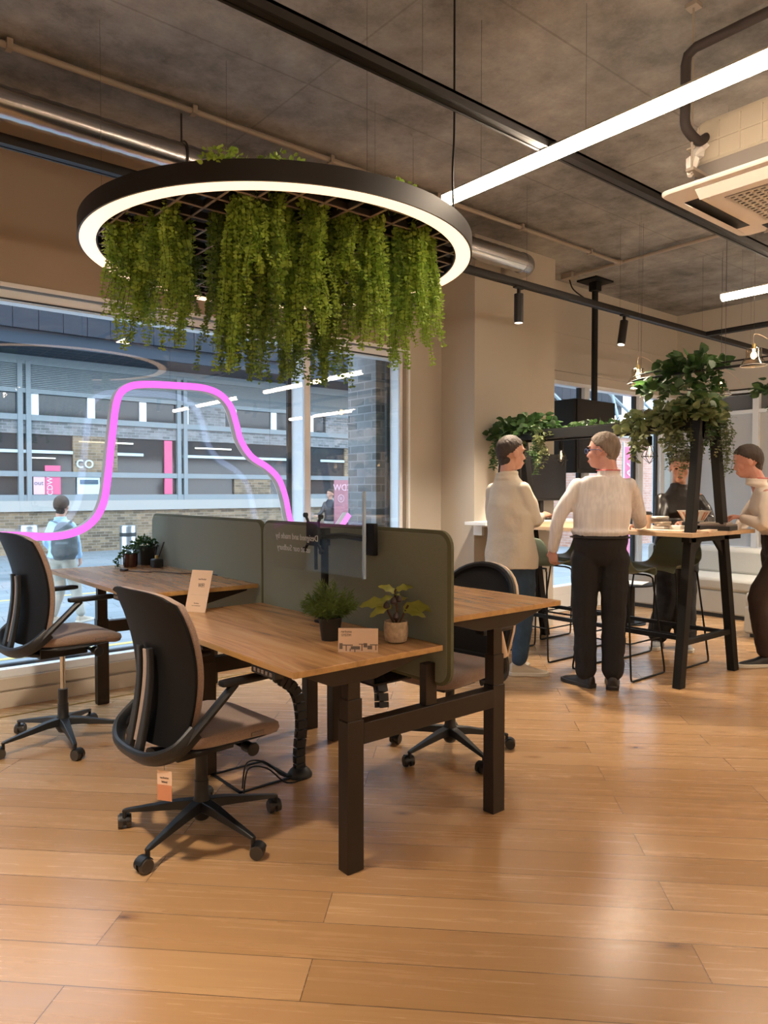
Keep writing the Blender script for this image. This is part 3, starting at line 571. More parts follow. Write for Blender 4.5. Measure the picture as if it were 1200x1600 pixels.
# ================================================================ OFFICE CHAIRS
def base5(t, star_z=.10, R=.30, a0=0.3, m='plastic', cm='caster', gas=.42, chrome=False):
    MB().lathe([(.02, .055), (.028, .06), (.042, .085), (.045, .125), (.03, .15), (.028, .22), (.01, .22)], n=18).build('hub', M[m], t)
    MB().cyl((0, 0, .2), (0, 0, gas), .014).build('gas_lift', M['chrome'] if chrome else M[m], t)
    MB().cyl((0, 0, .12), (0, 0, .30 if chrome else gas-.02), .025).build('lift_sleeve', M[m], t)
    for k in range(5):
        a = a0+k*2*PI/5; d = Vector((math.cos(a), math.sin(a), 0)); s = Vector((-d.y, d.x, 0)); rings = []
        for u, w, z, h in ((.03, .030, .120, .040), (.10, .025, .116, .034), (.20, .019, .100, .025), (R-.01, .013, .082, .015), (R+.008, .010, .079, .010)):
            c = d*u+Vector((0, 0, z)); rings.append([c+s*w+Vector((0, 0, -h*.5)), c+s*w*.75+Vector((0, 0, h*.5)), c-s*w*.75+Vector((0, 0, h*.5)), c-s*w+Vector((0, 0, -h*.5))])
        MB().loft(rings).build('star_leg', M[m], t, bevel=.003)
        c = d*R; b = a+1.1+k*.9; u = Vector((math.cos(b), math.sin(b), 0)); w = Vector((-u.y, u.x, 0)); cc = c-u*.018+Vector((0, 0, .029))
        q = MB()
        for sgn in (-1, 1): q.cyl(cc+w*sgn*.007, cc+w*sgn*.027, .029, .026, 18)
        cs = q.build('caster', M[cm], t)
        q = MB().cyl(cc-w*.007, cc+w*.007, .02, n=12).cyl(c+Vector((0, 0, .045)), c+Vector((0, 0, .082)), .009, n=10)
        rr = [[cc+u*math.cos(x)*.032+Vector((0, 0, math.sin(x)*.032))+w*e for e in (-.02, .02)] for x in [PI*.1+i*PI*.8/8 for i in range(9)]]
        q.add([p for r in rr for p in r], [(2*i, 2*i+1, 2*i+3, 2*i+2) for i in range(8)]); q.build('caster_hood', M[m], cs)
def cushion(w, d, z, th, x0, front_drop=.03, n=18):
    """rounded seat pad, X forward"""
    q = MB(); rings = []
    for i, (sc, zz) in enumerate(((.90, 0), (.97, .010), (1.0, .03), (.985, .05), (.93, th*.93), (.80, th*1.02), (.5, th*1.04), (.15, th*1.03))):
        ring = []
        for u, v in rrect(d*sc, w*sc, min(.11, d*sc*.3), 5):
            dr = -front_drop*max(0, (u/(d/2)))**2*(1 if u > 0 else 0)+.012*abs(v/(w/2))**2
            ring.append(Vector((x0+u, v, z+zz+dr)))
        rings.append(ring)
    return q.loft(rings)
def office_chair(name, label, seat=.47, gas=False, a0=1.05):
    t = thing(name, label, 'office chair')
    base5(t, gas=seat-.05, chrome=gas, a0=a0, R=.33)
    s = seat
    cu = cushion(.47, .47, s-.055, .060, .045).build('seat', M['taupe'], t, ang=60)
    MB().bb((.09, -.2395, s-.033), (.15, -.236, s-.018)).build('care_tag', M['papergrey'], cu)
    MB().loft([[Vector((.03+u*k, v*k, s+z)) for u, v in rrect(.40, .40, .09, 4)] for k, z in ((.55, -.085), (.95, -.062), (1.12, -.05), (1.1, -.044))]).build('seat_pan', M['plastic'], t)
    q = MB().bb((-.14, -.06, s-.13), (.12, .06, s-.07)).cyl((.12, -.14, s-.10), (.12, -.20, s-.10), .022, n=12).cyl((.12, -.2, s-.10), (.12, -.21, s-.10), .028, n=12).cyl((.12, .14, s-.10), (.12, .2, s-.10), .02, n=12); q.bb((.10, -.2, s-.105), (.13, .2, s-.095))
    q.build('tilt_mechanism', M['plastic'], t, bevel=.006)
    # curved back: shell behind, pad in front
    hw = lambda u: .19+.075*math.sin(min(1, u*1.15+.12)*PI*.5) if u < .86 else .262-.02*(u-.86)/.14
    def bx(u, v): return -.235+.055*math.sin(u*PI*.85)*1.0-.085*u**2+.052*(v*v)*(1-.25*u)-.01
    def surf(th, off, wid, z0=.0, z1=1.0, n=14, m=12):
        rings = []
        for i in range(n+1):
            u = z0+(z1-z0)*i/n; w = hw(u)*wid; z = s-.03+u*.60; r = []
            cz = 0 if u < .9 else 0
            for j in range(m+1): v = -1+2*j/m; r.append(Vector((bx(u, v)+off, v*w, z-.03*(v**4)*(u > .93))))
            for j in range(m, -1, -1): v = -1+2*j/m; r.append(Vector((bx(u, v)+off+th, v*w, z-.03*(v**4)*(u > .93))))
            rings.append(r)
        return MB().loft(rings)
    sh = surf(.012, 0, 1.0).build('backrest', M['shell'], t, ang=50, bevel=.003)
    q = MB()
    surf(.030, .012, .985, .06, .995).build('back_cushion', M['taupe'], t, ang=50, bevel=.006)
    # lumbar fork behind the shell with a pale stripe down its slot
    for sgn in (-1, 1):
        q = MB(); rr = []
        for i in range(9):
            u = .62-.66*i/8; z = s-.03+u*.60; x = bx(u, .1)-.012-.020*math.sin(min(1, (.62-u)/.5)*PI*.5); w = .012+.012*(i/8)
            y = sgn*(.042-.0*i); rr.append([Vector((x-.018, y-w, z)), Vector((x+.004, y-w, z)), Vector((x+.004, y+w, z)), Vector((x-.018, y+w, z))])
        q.loft(rr).build('lumbar_fork', M['plastic'], t, bevel=.004)
    q = MB(); rr = []
    for i in range(9):
        u = .60-.58*i/8; z = s-.03+u*.60; x = bx(u, 0)-.016-.020*math.sin(min(1, (.62-u)/.5)*PI*.5); rr.append([Vector((x-.004, -.028, z)), Vector((x+.002, -.028, z)), Vector((x+.002, .018, z)), Vector((x-.004, .018, z))])
    q.loft(rr).build('lumbar_stripe', M['taupe'], t)
    # U shaped carrier wrapping under the back, arms
    P = [(.10, 0, s-.105), (-.10, 0, s-.105), (-.22, 0, s-.085)]
    q = MB(); q.tube(spline([Vector(p) for p in P], 5), [.05, .05, .052, .052, .052, .055, .055, .055, .05, .05, .045], 10, sq=.45)
    U = spline([(-.16, -.245, s+.045), (-.235, -.235, s-.015), (-.285, -.14, s-.055), (-.295, 0, s-.065), (-.285, .14, s-.055), (-.235, .235, s-.015), (-.16, .245, s+.045)], 6)
    q.tube(U, .020, 12, sq=1.7); q.build('back_carrier', M['plastic'], t)
    for sgn in (-1, 1):
        A = spline([(-.225, sgn*.238, s-.02), (-.17, sgn*.25, s+.04), (-.05, sgn*.262, s+.155), (.0, sgn*.262, s+.20)], 6)
        a = MB().tube(A, [.022]*len(A), 8, sq=.75).build('armrest', M['plastic'], t)
        pad = [[Vector((x, sgn*.262+v, s+.21+z)) for v, z in rrect(.055*k, .026*k, .011*k, 3)] for x, k in ((-.065, .3), (-.06, .8), (-.03, 1), (.10, 1), (.17, .95), (.19, .7), (.195, .3))]
        MB().loft(pad).build('arm_pad', M['plastic'], a)
    return t
c1 = office_chair('office_chair', 'nearest black backed office chair with taupe seat and hanging paper tag'); c1.location = (1.31, 2.775, 0); c1.rotation_euler.z = math.radians(4)
c2 = office_chair('office_chair', 'raised black backed office chair with taupe seat beside the window', seat=.625, gas=True, a0=.75); c2.location = (1.19, 4.29, 0); c2.rotation_euler.z = math.radians(5)
# paper tag under the near chair
t = thing('price_tag', 'small cream and terracotta paper tag hanging under the nearest chair back', 'tag', (1.062, 2.560, .372), math.radians(0))
R = axes((.55, -.83, 0), (0, 0, 1))
MB().box((0, 0, -.045), (.062, .112, .0008), R).build('card', M['paper'], t)
MB().box(R @ Vector((0, -.026, .0006))+Vector((0, 0, -.045)), (.062, .058, .0008), R).build('terracotta_block', M['paperpink'], t)
text('narbutas', .011, M['ink'], t, R @ Vector((0, .030, .0015))+Vector((0, 0, -.045)), R); text('Wind', .011, M['ink'], t, R @ Vector((0, .014, .0015))+Vector((0, 0, -.045)), R)
MB().tube([(0, 0, .012), (0, .004, .04), (0, 0, .07)], .0008, 5).build('string', M['ink'], t)
# second design of chair, on the far side
t = thing('mesh_office_chair', 'office chair with black mesh back and beige frame beyond the green partition', 'office chair', (2.76, 2.78, 0), math.radians(187))
base5(t, gas=.44, a0=-.03, R=.32, cm='plastic')
cushion(.48, .47, .43, .07, .03).build('seat', M['taupe'], t, ang=60)
MB().bb((-.14, -.07, .36), (.14, .07, .43)).build('tilt_mechanism', M['plastic'], t, bevel=.01)
poly = []
W2 = .245
for a in range(0, 181, 12): poly.append((W2*math.cos(math.radians(a))*1.0, .80+.20*math.sin(math.radians(a))**.8))
poly = [(W2*.86, .50)]+[(W2, .66)]+poly+[(-W2, .66), (-W2*.86, .50)]
def bk(y, z, o=0): return Vector((-.24-.10*((z-.5)/.5)**1.3+.05*(y/W2)**2+o, y, z))
fr = [bk(y, z) for y, z in poly]
MB().tube([p+Vector((-.022, 0, 0)) for p in fr], .012, 8, True).build('back_frame', M['cream_frame'], t)
MB().tube([p+Vector((.004, 0, 0)) for p in [bk(y*.975, .5+(z-.5)*.99) for y, z in poly]], .019, 8, True).build('back_rim', M['plastic'], t)
q = MB(); n_ = 16; rows = []
for i in range(n_+1):
    z = .505+(.985-.505)*i/n_; hwv = W2*.97 if z < .8 else W2*.97*math.sqrt(max(.02, 1-((z-.8)/.195)**2)); hwv *= (.86+.14*min(1, (z-.5)/.16))
    rows.append([bk(v*hwv, z, .004*0) for v in [-1+j/5 for j in range(11)]]+[bk(v*hwv, z, .004) for v in [1-j/5 for j in range(11)]])
q.loft(rows).build('mesh_back', M['mesh'], t)
q = MB().tube(spline([(-.02, 0, .40), (-.22, 0, .41), (-.30, 0, .48), (-.29, 0, .62)], 6), .028, 8); q.build('back_spine', M['plastic'], t)
for sgn in (-1, 1):
    a = MB().tube([(-.13, sgn*.255, .545), (-.07, sgn*.265, .685)], [.026, .022], 12).build('armrest', M['cream_frame'], t)
    MB().tube(spline([(-.03, sgn*.18, .41), (-.12, sgn*.245, .42), (-.15, sgn*.255, .47), (-.13, sgn*.255, .55)], 5), .022, 10).build('arm_bracket', M['plastic'], a)
    MB().loft([[Vector((x, sgn*.265+v, .70+z)) for v, z in rrect(.075*k, .03*k, .012*k, 3)] for x, k in ((-.17, .4), (-.16, .9), (.08, 1), (.10, .8), (.105, .4))]).build('arm_pad', M['plastic'], a)
# ================================================================ ON THE DESKS
T1 = .804; T3 = .905
# acrylic sign on a monitor arm
t = thing('acrylic_sign', 'clear acrylic sheet with etched lettering held before the green partition', 'sign', (1.85, 2.73, 1.05))
MB().prism([(-.355, .002), (.355, -.002), (.362, .365), (-.362, .382)], -.005, .005, 'X').build('acrylic_sheet', M['acrylic'], t, smooth=False)
MB().bb((-.006, -.365, 0), (.006, -.3555, .365)).build('cut_edge', M['acryledge'], t)
RT = axes((0, -1, 0), (0, 0, 1))
text('Designed and made by', .040, M['etch'], t, (-.0065, .15, .150), RT, flip=True); text('us at our Sudbury', .040, M['etch'], t, (-.0065, .175, .095), RT, flip=True)
t = thing('monitor_arm', 'black monitor arm clamped to the desk behind the acrylic sheet', 'monitor arm', (1.93, 2.77, T1))
MB().cyl((0, 0, 0), (0, 0, .42), .018).build('pole', M['blackmat'], t)
MB().bb((-.035, -.035, 0), (.05, .035, .012)).build('clamp', M['blackmat'], t)
q = MB().cyl((0, 0, .36), (0, 0, .44), .026); q.tube([(0, 0, .40), (.02, -.13, .41), (.045, -.27, .40)], .028, 10, sq=.5).build('arm_link', M['blackmat'], t)
MB().bb((.035, -.32, .33), (.06, -.26, .47)).build('end_plate', M['blackmat'], t, bevel=.004)
q = MB().bb((-.062, -.035, .36), (-.050, .06, .47)).bb((-.05, -.01, .39), (0, .03, .42))
for y, z in ((-.05, .495), (.075, .50), (-.055, .335), (.08, .34)): q.tube([(-.056, .012, .415), (-.056, y, z)], .007, 6); q.cyl((-.064, y, z), (-.048, y, z), .011, n=10)
q.tube([(-.05, .0, .36), (-.045, .005, .25)], .008, 6); q.build('mounting_plate', M['blackmat'], t)
# grass pot
rnd = random.Random(3)
t = thing('potted_grass', 'bushy green grass plant in a matt black pot on the nearest desk', 'potted plant', (1.72, 2.43, T1))
MB().lathe([(.036, 0), (.037, .004), (.048, .088), (.050, .092), (.047, .094), (.044, .085), (.01, .08)], n=28).build('pot', M['potblack'], t)
MB().lathe([(.044, .078), (.03, .084), (.005, .086)], n=16).build('soil', M['soil'], t)
q = MB(); qs = MB()
for k in range(95):
    d = rdir(rnd, .0, 1); L = rnd.uniform(.085, .12); p0 = Vector((d.x*.02, d.y*.02, .09)); p1 = p0+Vector((d.x*.78, d.y*.78, d.z*.95+.30))*L; qs.tube([p0, (p0+p1)/2+Vector((0, 0, .01)), p1], .0009, 3)
    for j in range(9):
        u = .25+.75*j/8; b = p0.lerp(p1, u)
        for r in range(3):
            e = (d+rdir(rnd)*.9).normalized(); leaf(q, b, e, rdir(rnd), rnd.uniform(.022, .036), .0042, .05)
q.build('grass_foliage', M['grassleaf'], t); qs.build('stem', M['stem'], t)
# fig plant
t = thing('potted_fig', 'small fig plant with dark fruit in a speckled stone pot', 'potted plant', (1.90, 2.225, T1))
MB().lathe([(.034, 0), (.044, .006), (.049, .03), (.050, .06), (.047, .082), (.046, .086), (.043, .084), (.044, .07), (.01, .066)], n=32).build('pot', M['potbeige'], t)
MB().lathe([(.044, .066), (.02, .072), (.004, .073)], n=16).build('soil', M['soil'], t)
def cp(r, f, z): v = RV*r+F0*f; return Vector((v.x, v.y, z))
st = [[cp(0, 0, .07), cp(.005, 0, .13), cp(-.004, 0, .19), cp(.0, .0, .215)], [cp(-.005, 0, .07), cp(-.03, .01, .12), cp(-.045, 0, .155)], [cp(.01, 0, .07), cp(.03, -.005, .11), cp(.05, 0, .15)]]
qs = MB(); [qs.tube(spline(s_, 5), [.0045]*(len(spline(s_, 5))), 6) for s_ in st]; qs.build('stem', M['brownstem'], t)
q = MB()
for a, d, L in ((cp(0, 0, .20), cp(-.9, .1, .42), .078), (cp(.0, 0, .21), cp(.85, .2, .22), .075), (cp(-.01, 0, .18), cp(-.8, -.4, -.02), .06), (cp(-.03, 0, .155), cp(-1, .2, -.02), .125), (cp(-.02, 0, .15), cp(-.7, -.3, -.28), .10), (cp(.03, 0, .14), cp(1, .1, -.02), .13), (cp(.03, 0, .13), cp(1, -.4, -.16), .095), (cp(.02, 0, .17), cp(.3, .9, .1), .08), (cp(0, 0, .19), cp(.2, -.9, .25), .05)):
    d = d.normalized(); nn = (Vector((0, 0, .75))-F0*.65); s_ = d.cross(nn).normalized(); up = s_.cross(d); rows = []
    for i in range(9):
        u = i/8; w = .44*L*math.sin(PI*min(1, u**.8*.97+.03))**.7*(1+.28*math.sin(u*PI*5)); c = a+d*(L*u)+up*(.10*L*math.sin(u*PI)-.16*L*u*u)
        rows.append([c-s_*w*.5-up*.0, c+up*(-.08*w), c+s_*w*.5])
    q.add([p for r in rows for p in r], [(3*i+j, 3*i+j+1, 3*i+j+4, 3*i+j+3) for i in range(8) for j in (0, 1)])
q.build('fig_foliage', M['figleaf'], t)
for p in (cp(-.038, -.01, .148), cp(0, -.012, .105), cp(-.01, -.015, .168), cp(.012, -.012, .175)): MB().lathe([(.002, -.014), (.011, -.011), (.0145, -.003), (.012, .008), (.004, .016), (.001, .019)], p, 14).build('fig_fruit', M['fig'], t)
# price card
R = axes((.74, -.68, 0), (.05, .05, 1)); t = thing('price_card', 'small landscape paper card with furniture picture in front of the fig pot', 'card', (1.668, 2.175, T1), 0)
MB().box(R @ Vector((0, .045, 0)), (.152, .09, .0015), R).build('card', M['paper'], t)
MB().box(R @ Vector((0, .0455, .0018)), (.154, .093, .001), R).build('acrylic_holder', M['acrylic'], t)
text('narbutas', .012, M['ink'], t, R @ Vector((-.045, .077, .0012)), R); text('SYSTM', .013, M['ink'], t, R @ Vector((-.045, .063, .0012)), R)
q = MB()
for (x, y, w, h) in ((-.065, .022, .012, .022), (-.04, .026, .04, .004), (-.045, .014, .004, .02), (-.01, .016, .035, .012), (-.012, .008, .004, .016), (.018, .03, .03, .003), (.015, .018, .004, .026), (.028, .026, .014, .016), (.045, .018, .018, .014), (.060, .028, .03, .004), (.068, .018, .004, .02), (-.03, .008, .004, .01)): q.box(R @ Vector((x, y, .0012)), (w, h, .0006), R)
q.build('furniture_picture', M['papergrey'], t)
# wifi sign
R = axes((.48, -.87, 0), (.28, .14, 1)); t = thing('wifi_sign', 'upright cream paper sign reading WIFI in a clear stand', 'sign', (1.585, 3.42, T1))
MB().box(R @ Vector((0, .108, 0)), (.125, .216, .0015), R).build('card', M['paper'], t)
MB().box(R @ Vector((0, .1005, .0016)), (.128, .220, .0012), R).build('acrylic_holder', M['acrylic'], t)
MB().box(Vector((.055, .025, .045)), (.10, .11, .002), axes((.48, -.87, 0), (-.6, -.35, .75))).build('back_strut', M['acrylic'], t)
text('narbutas', .014, M['ink'], t, R @ Vector((.01, .170, .0012)), R)
o = text('WIFI', .030, M['ink'], t, R @ Vector((.01, .137, .0012)), R); o.scale = (.62, 1, 1)
text('flowithus', .008, M['ink'], t, R @ Vector((.0, .045, .0012)), R); text('scan to connect here', .006, M['ink'], t, R @ Vector((0, .033, .0012)), R)
# far desk items
def leafy(q, c, r, n, L, rnd, zs=.8, w=.8, heart=True, droop=0):
    for _ in range(n):
        d = rdir(rnd, -.2, 1); p = Vector(c)+Vector((d.x*r, d.y*r, d.z*r*zs))*rnd.uniform(.35, 1); p.z -= droop*rnd.random()*max(0, (abs(d.x)+abs(d.y)-.6))
        leaf(q, p, (d+rdir(rnd)*.6), rdir(rnd, .2, 1), L*rnd.uniform(.7, 1.2), L*w, .15, heart)
t = thing('potted_plant', 'trailing small leaved plant in a dark red glass jar on the far desk', 'potted plant', (1.79, 4.86, T3))
MB().lathe([(.036, 0), (.045, .004), (.048, .02), (.048, .085), (.046, .09), (.043, .09), (.043, .08), (.005, .08)], n=28).build('pot', M['potred'], t)
q = MB(); leafy(q, (0, 0, .10), .06, 150, .018, rnd)
for k in range(60): u = k/60; leaf(q, (-.05-.045*math.sin(u*2.5)+rnd.uniform(-.012, .012), rnd.uniform(-.02, .03), .10-.10*u), rdir(rnd), rdir(rnd, 0), .017, .014, .1, True)
q.build('foliage', M['pothos'], t)
t = thing('potted_plant', 'round leaved green plant in a square matt black pot on the far desk', 'potted plant', (1.93, 4.94, T3))
MB().loft([[Vector((u*k, v*k, z)) for u, v in rrect(.13, .13, .03, 4)] for k, z in ((.78, 0), (.82, .004), (1, .12), (.99, .125), (.92, .125), (.9, .11))]).build('pot', M['potblack'], t)
q = MB(); leafy(q, (-.01, 0, .13), .085, 260, .022, rnd); q.build('foliage', M['pothos'], t)
t = thing('reed_diffuser', 'small black reed diffuser bottle with black sticks by the partition', 'reed diffuser', (1.91, 4.70, T3))
MB().loft([[Vector((u*k, v*k, z)) for u, v in rrect(.07, .07, .016, 4)] for k, z in ((.9, 0), (1, .004), (1, .052), (.85, .058), (.4, .060))]).build('bottle', M['potblack'], t)
MB().cyl((0, 0, .058), (0, 0, .082), .013).build('collar', M['brass'], t)
q = MB()
for a, b in ((-.03, .0), (.02, .03), (.05, -.01), (.035, -.03), (-.005, .02)): q.tube([(0, 0, .03), (a, b, .17)], .0022, 5)
q.build('reed', M['ink'], t)
P = spline([(1.67, 4.6, T3+.004), (1.72, 4.45, T3+.004), (1.80, 4.42, T3+.004), (1.86, 4.25, T3+.004), (1.93, 4.2, T3+.004), (1.985, 4.12, T3+.006), (2.0, 4.0, T3+.004)], 8)
t = thing('power_cable', 'thin black power cable lying across the far desk', 'cable', (0, 0, 0)); MB().tube(P, .003, 6).build('cord', M['ink'], t); MB().box((1.66, 4.615, T3+.008), (.03, .05, .014), Matrix.Rotation(.4, 3, 'Z')).build('plug', M['ink'], t, bevel=.003)
# ================================================================ RING LIGHT WITH HANGING FOLIAGE
RC = Vector((2.0, 3.25, 0)); RZ = 2.60
t = thing('ring_pendant_light', 'large black ring pendant with glowing underside and hanging greenery above the desks', 'pendant light', (RC.x, RC.y, RZ))
MB().lathe([(.975, .002), (.975, .085), (.968, .087), (.965, .085), (.965, .012), (.895, .012), (.895, .085), (.89, .087), (.887, .085), (.887, .002)], n=128, ring=True).build('ring_housing', M['track'], t, ang=50)
MB().lathe([(.966, .011), (.966, -.002), (.894, -.002), (.894, .011)], n=128, ring=True).build('ring_diffuser', M['ringlight'], t, ang=50)
q = MB()
for k in range(-7, 8):
    c = k*.122; h = math.sqrt(max(0, .885**2-c*c)); q.bb((c-.002, -h, .018), (c+.002, h, .046)); q.bb((-h, c-.002, .018), (h, c+.002, .046))
q.build('egg_crate_grid', M['gasket'], t)
MB().lathe([(.01, .060), (.885, .060), (.885, .064), (.01, .064)], n=96, ring=True).build('added_dark_disc', M['track'], t)  # added dark disc, makes the ring's interior look dark through the grid
q = MB()
for k in range(-7, 8):
    c = k*.122; h = math.sqrt(max(0, .885**2-c*c)); q.bb((c-.004, -h, .013), (c+.004, h, .018)); q.bb((-h, c-.004, .013), (h, c+.004, .018))
q.build('grid_wire', M['conduit'], t)
for a in (20, 140, 260): MB().cyl((.93*math.cos(math.radians(a)), .93*math.sin(math.radians(a)), .08), (.93*math.cos(math.radians(a)), .93*math.sin(math.radians(a)), CZ-RZ), .0009, n=5).build('suspension_wire', M['wire'], t)
cbl = spline([(.45, -.80, .08), (.44, -.80, .30), (.46, -.79, .5), (.45, -.80, .9), (.45, -.8, CZ-RZ)], 6); MB().tube(cbl, .005, 6).build('power_cable', M['blackmat'], t)
rnd = random.Random(11)
def vine_mesh(seed, n=24, L=.6, R=.075, leafL=.023):
    rn = random.Random(seed); q = MB()
    for s in range(n):
        a = rn.uniform(0, 2*PI); r = R*math.sqrt(rn.random()); ln = L*(1-.38*(rn.random()**1.6)); x = r*math.cos(a); y = r*math.sin(a); sx = rn.uniform(-.06, .06); sy = rn.uniform(-.06, .06); k = int(ln/.0145); P = []
        for i in range(k):
            u = i/k; px = x+sx*u+.010*math.sin(u*9+a); py = y+sy*u+.010*math.cos(u*8+a); pz = -ln*u; P.append((px, py, pz)); ss = leafL*(.75+.5*rn.random())*(1-.2*u)
            for e in range(3):
                b = i*2.4+e*2.1+rn.uniform(-.5, .5); d = Vector((math.cos(b), math.sin(b), rn.uniform(-.7, .3))); leaf(q, (px, py, pz), d, (rn.uniform(-1, 1), rn.uniform(-1, 1), .5), ss, ss*.8, .2)
        q.k = 1; q.tube(P[::4]+[P[-1]], .0010, 3); q.k = 0
    return q
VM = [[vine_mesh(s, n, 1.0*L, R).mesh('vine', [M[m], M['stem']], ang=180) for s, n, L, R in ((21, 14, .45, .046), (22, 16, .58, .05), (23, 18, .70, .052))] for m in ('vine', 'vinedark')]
spots = [(1.19, 3.34, .45), (1.24, 3.25, .59), (1.28, 3.12, .38), (1.3, 3.01, .48), (1.4, 3.12, .6), (1.50, 2.96, .70), (1.53, 2.89, .64), (1.50, 2.76, .74), (1.52, 2.67, .43), (1.57, 2.68, .77), (1.6, 2.64, .45), (1.7, 2.73, .64), (1.81, 2.78, .74), (1.76, 2.59, .59), (1.91, 2.75, .7), (1.93, 2.68, .76), (1.93, 2.58, .38), (2.04, 2.59, .53), (2.05, 2.53, .62), (2.25, 2.69, .46), (2.24, 2.53, .66), (2.3, 2.53, .5), (2.44, 2.62, .52), (2.12, 3.29, .64), (1.77, 3.44, .39), (2.29, 3.01, .46), (1.47, 3.7, .39), (1.62, 3.5, .34), (2.53, 2.96, .44), (1.95, 3.3, .53)]
LB = ['leftmost', 'far left', 'left rim', 'left side', 'left of centre', 'centre left', 'middle']
vines = []
for i, (x, y, L) in enumerate(spots):
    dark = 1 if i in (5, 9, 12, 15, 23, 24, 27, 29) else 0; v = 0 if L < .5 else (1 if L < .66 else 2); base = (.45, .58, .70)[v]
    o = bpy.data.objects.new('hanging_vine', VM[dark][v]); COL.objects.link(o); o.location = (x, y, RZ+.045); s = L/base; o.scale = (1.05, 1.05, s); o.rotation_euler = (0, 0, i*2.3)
    tag(o, None, 'hanging plant', 'vines hanging through the ring light'); vines.append((((Vector((x, y, 0))).dot(RV)/Vector((x, y, 0)).dot(F0)), L, dark, o))
ORD = 'first second third fourth fifth sixth seventh eighth ninth tenth eleventh twelfth thirteenth fourteenth fifteenth'.split(); vines.sort(key=lambda a: a[0])
for i, (a, L, dark, o) in enumerate(vines):
    n_ = len(vines); w = (ORD[i]+' from the left') if i < n_/2 else (ORD[n_-1-i]+' from the right')
    o['label'] = ('long ' if L > .62 else 'short ' if L < .46 else '')+('shade-painted dark green' if dark else 'bright green')+' vine under the ring light, '+w
for i, (px, py, lb) in enumerate(((1.35, 2.62, 'leftmost leaf tuft on top of the ring light'), (1.55, 2.52, 'leaf tuft on top of the ring where its near rim is highest'), (1.62, 2.55, 'bushy leaf tuft just right of the highest point of the ring'), (2.05, 2.42, 'leaf tuft on top of the ring, left of its power cable'), (2.35, 2.55, 'rightmost leaf tuft on top of the ring by the power cable'), (1.45, 2.75, 'small leaf tuft set back behind the left tufts on the ring'))):
    q = MB(); leafy(q, (0, 0, .0), .11, 230, .022, random.Random(50+i), .7)
    o = q.build('foliage_tuft', M['vine'], None, (px, py, RZ+.075), ang=180); tag(o, lb, 'foliage', 'leaf tufts lying on top of the ring light')
# ================================================================ LINEAR LIGHTS AND TRACKS
def bar(name, x, y0, y1, lab):
    t = thing(name, lab, 'linear light', (x, (y0+y1)/2, 3.0)); h = (y1-y0)/2; r = .036
    arc = [(r*math.cos(a), r*math.sin(a)) for a in [PI*.86+PI*1.28*k/20 for k in range(21)]]; MB().prism(arc, -h, h, 'Y').build('opal_tube', M['barlight'], t)
    arc = [(r*1.02*math.cos(a), r*1.02*math.sin(a)) for a in [PI*.12+PI*.76*k/12 for k in range(13)]]; MB().prism(arc, -h, h, 'Y').build('added_top_shield', M['acwhite'], t)  # added opaque top that keeps the tube's light off the ceiling
    for s in (-1, 1): MB().cyl((0, s*h, 0), (0, s*(h+.008), 0), r*1.03, n=24).build('end_cap', M['accream'], t)
    for s in (-.8, .8): MB().cyl((0, s*h, r), (0, s*h, CZ-3.0), .0009, n=5).build('suspension_wire', M['wire'], t)
bar('linear_pendant_light', 2.80, .30, 2.86, 'bright tubular linear light crossing the upper right in front of the ceiling')
bar('linear_pendant_light', 5.93, .30, 2.84, 'shorter looking tubular light at the right edge above the high table')
for x, w in ((2.8, 'in line with the long one in view'), (5.93, 'in line with the short one in view'), (8.6, 'nearest the sofa wall')): bar('linear_pendant_light', x, -3.2, -.6, 'tubular linear light farther back in the room, '+w)
bar('linear_pendant_light', -.9, -3.2, -.6, 'tubular linear light in the back left corner, outside the photo')
BACK = []
def track(lab, a, b, wires):
    a = Vector(a); b = Vector(b); t = thing('lighting_track', lab, 'lighting track', (a+b)/2); d = (b-a).normalized(); L = (b-a).length/2; R = axes(d, Vector((0, 0, 1)).cross(d))
    q = MB()
    for y in (-.028, .020): q.box(R @ Vector((0, y+.004, .02)), (2*L, .012, .045), R)
    q.box(R @ Vector((0, 0, .036)), (2*L, .06, .012), R).box(R @ Vector((0, 0, .004)), (2*L, .028, .008), R); q.build('track_profile', M['track'], t)
    for w in wires:
        p = d*(w-0); MB().cyl(p+Vector((0, 0, .04)), p+Vector((0, 0, CZ-a.z-.004)), .0010, n=5).build('suspension_wire', M['wire'], t)
track('black lighting track crossing the ceiling diagonally from the top left corner', (-3, 2.18, 3.02), (9.2, 2.18, 3.02), (-3, -1.1, .0, 1.5, 3.0, 4.5))
track('black lighting track passing behind the ring light toward the far corner', (-3, 3.77, 3.02), (9.3, 3.72, 3.02), (-3.6, -1.2, .2, 1.4, 2.7, 4.2, 5.3))
track('unseen black lighting track behind the viewer, added to carry extra light', (-3, -1.2, 3.02), (9.2, -1.2, 3.02), (-3, -1.1, .0, 1.5, 3.0, 4.5))  # added track, never in view, holds extra lamps that brighten the room
for x, tl, w in ((-1.0, .25, 'leftmost'), (1.0, .2, 'second from the left'), (3.0, .1, 'middle'), (4.8, .1, 'second from the right'), (6.6, .1, 'rightmost')): BACK.append((x, tl, w))
track('short black lighting track branching toward the viewer at the far corner', (7.40, 3.70, 3.02), (7.40, -3, 3.02), (-3, -1.5, 0, 1.5))
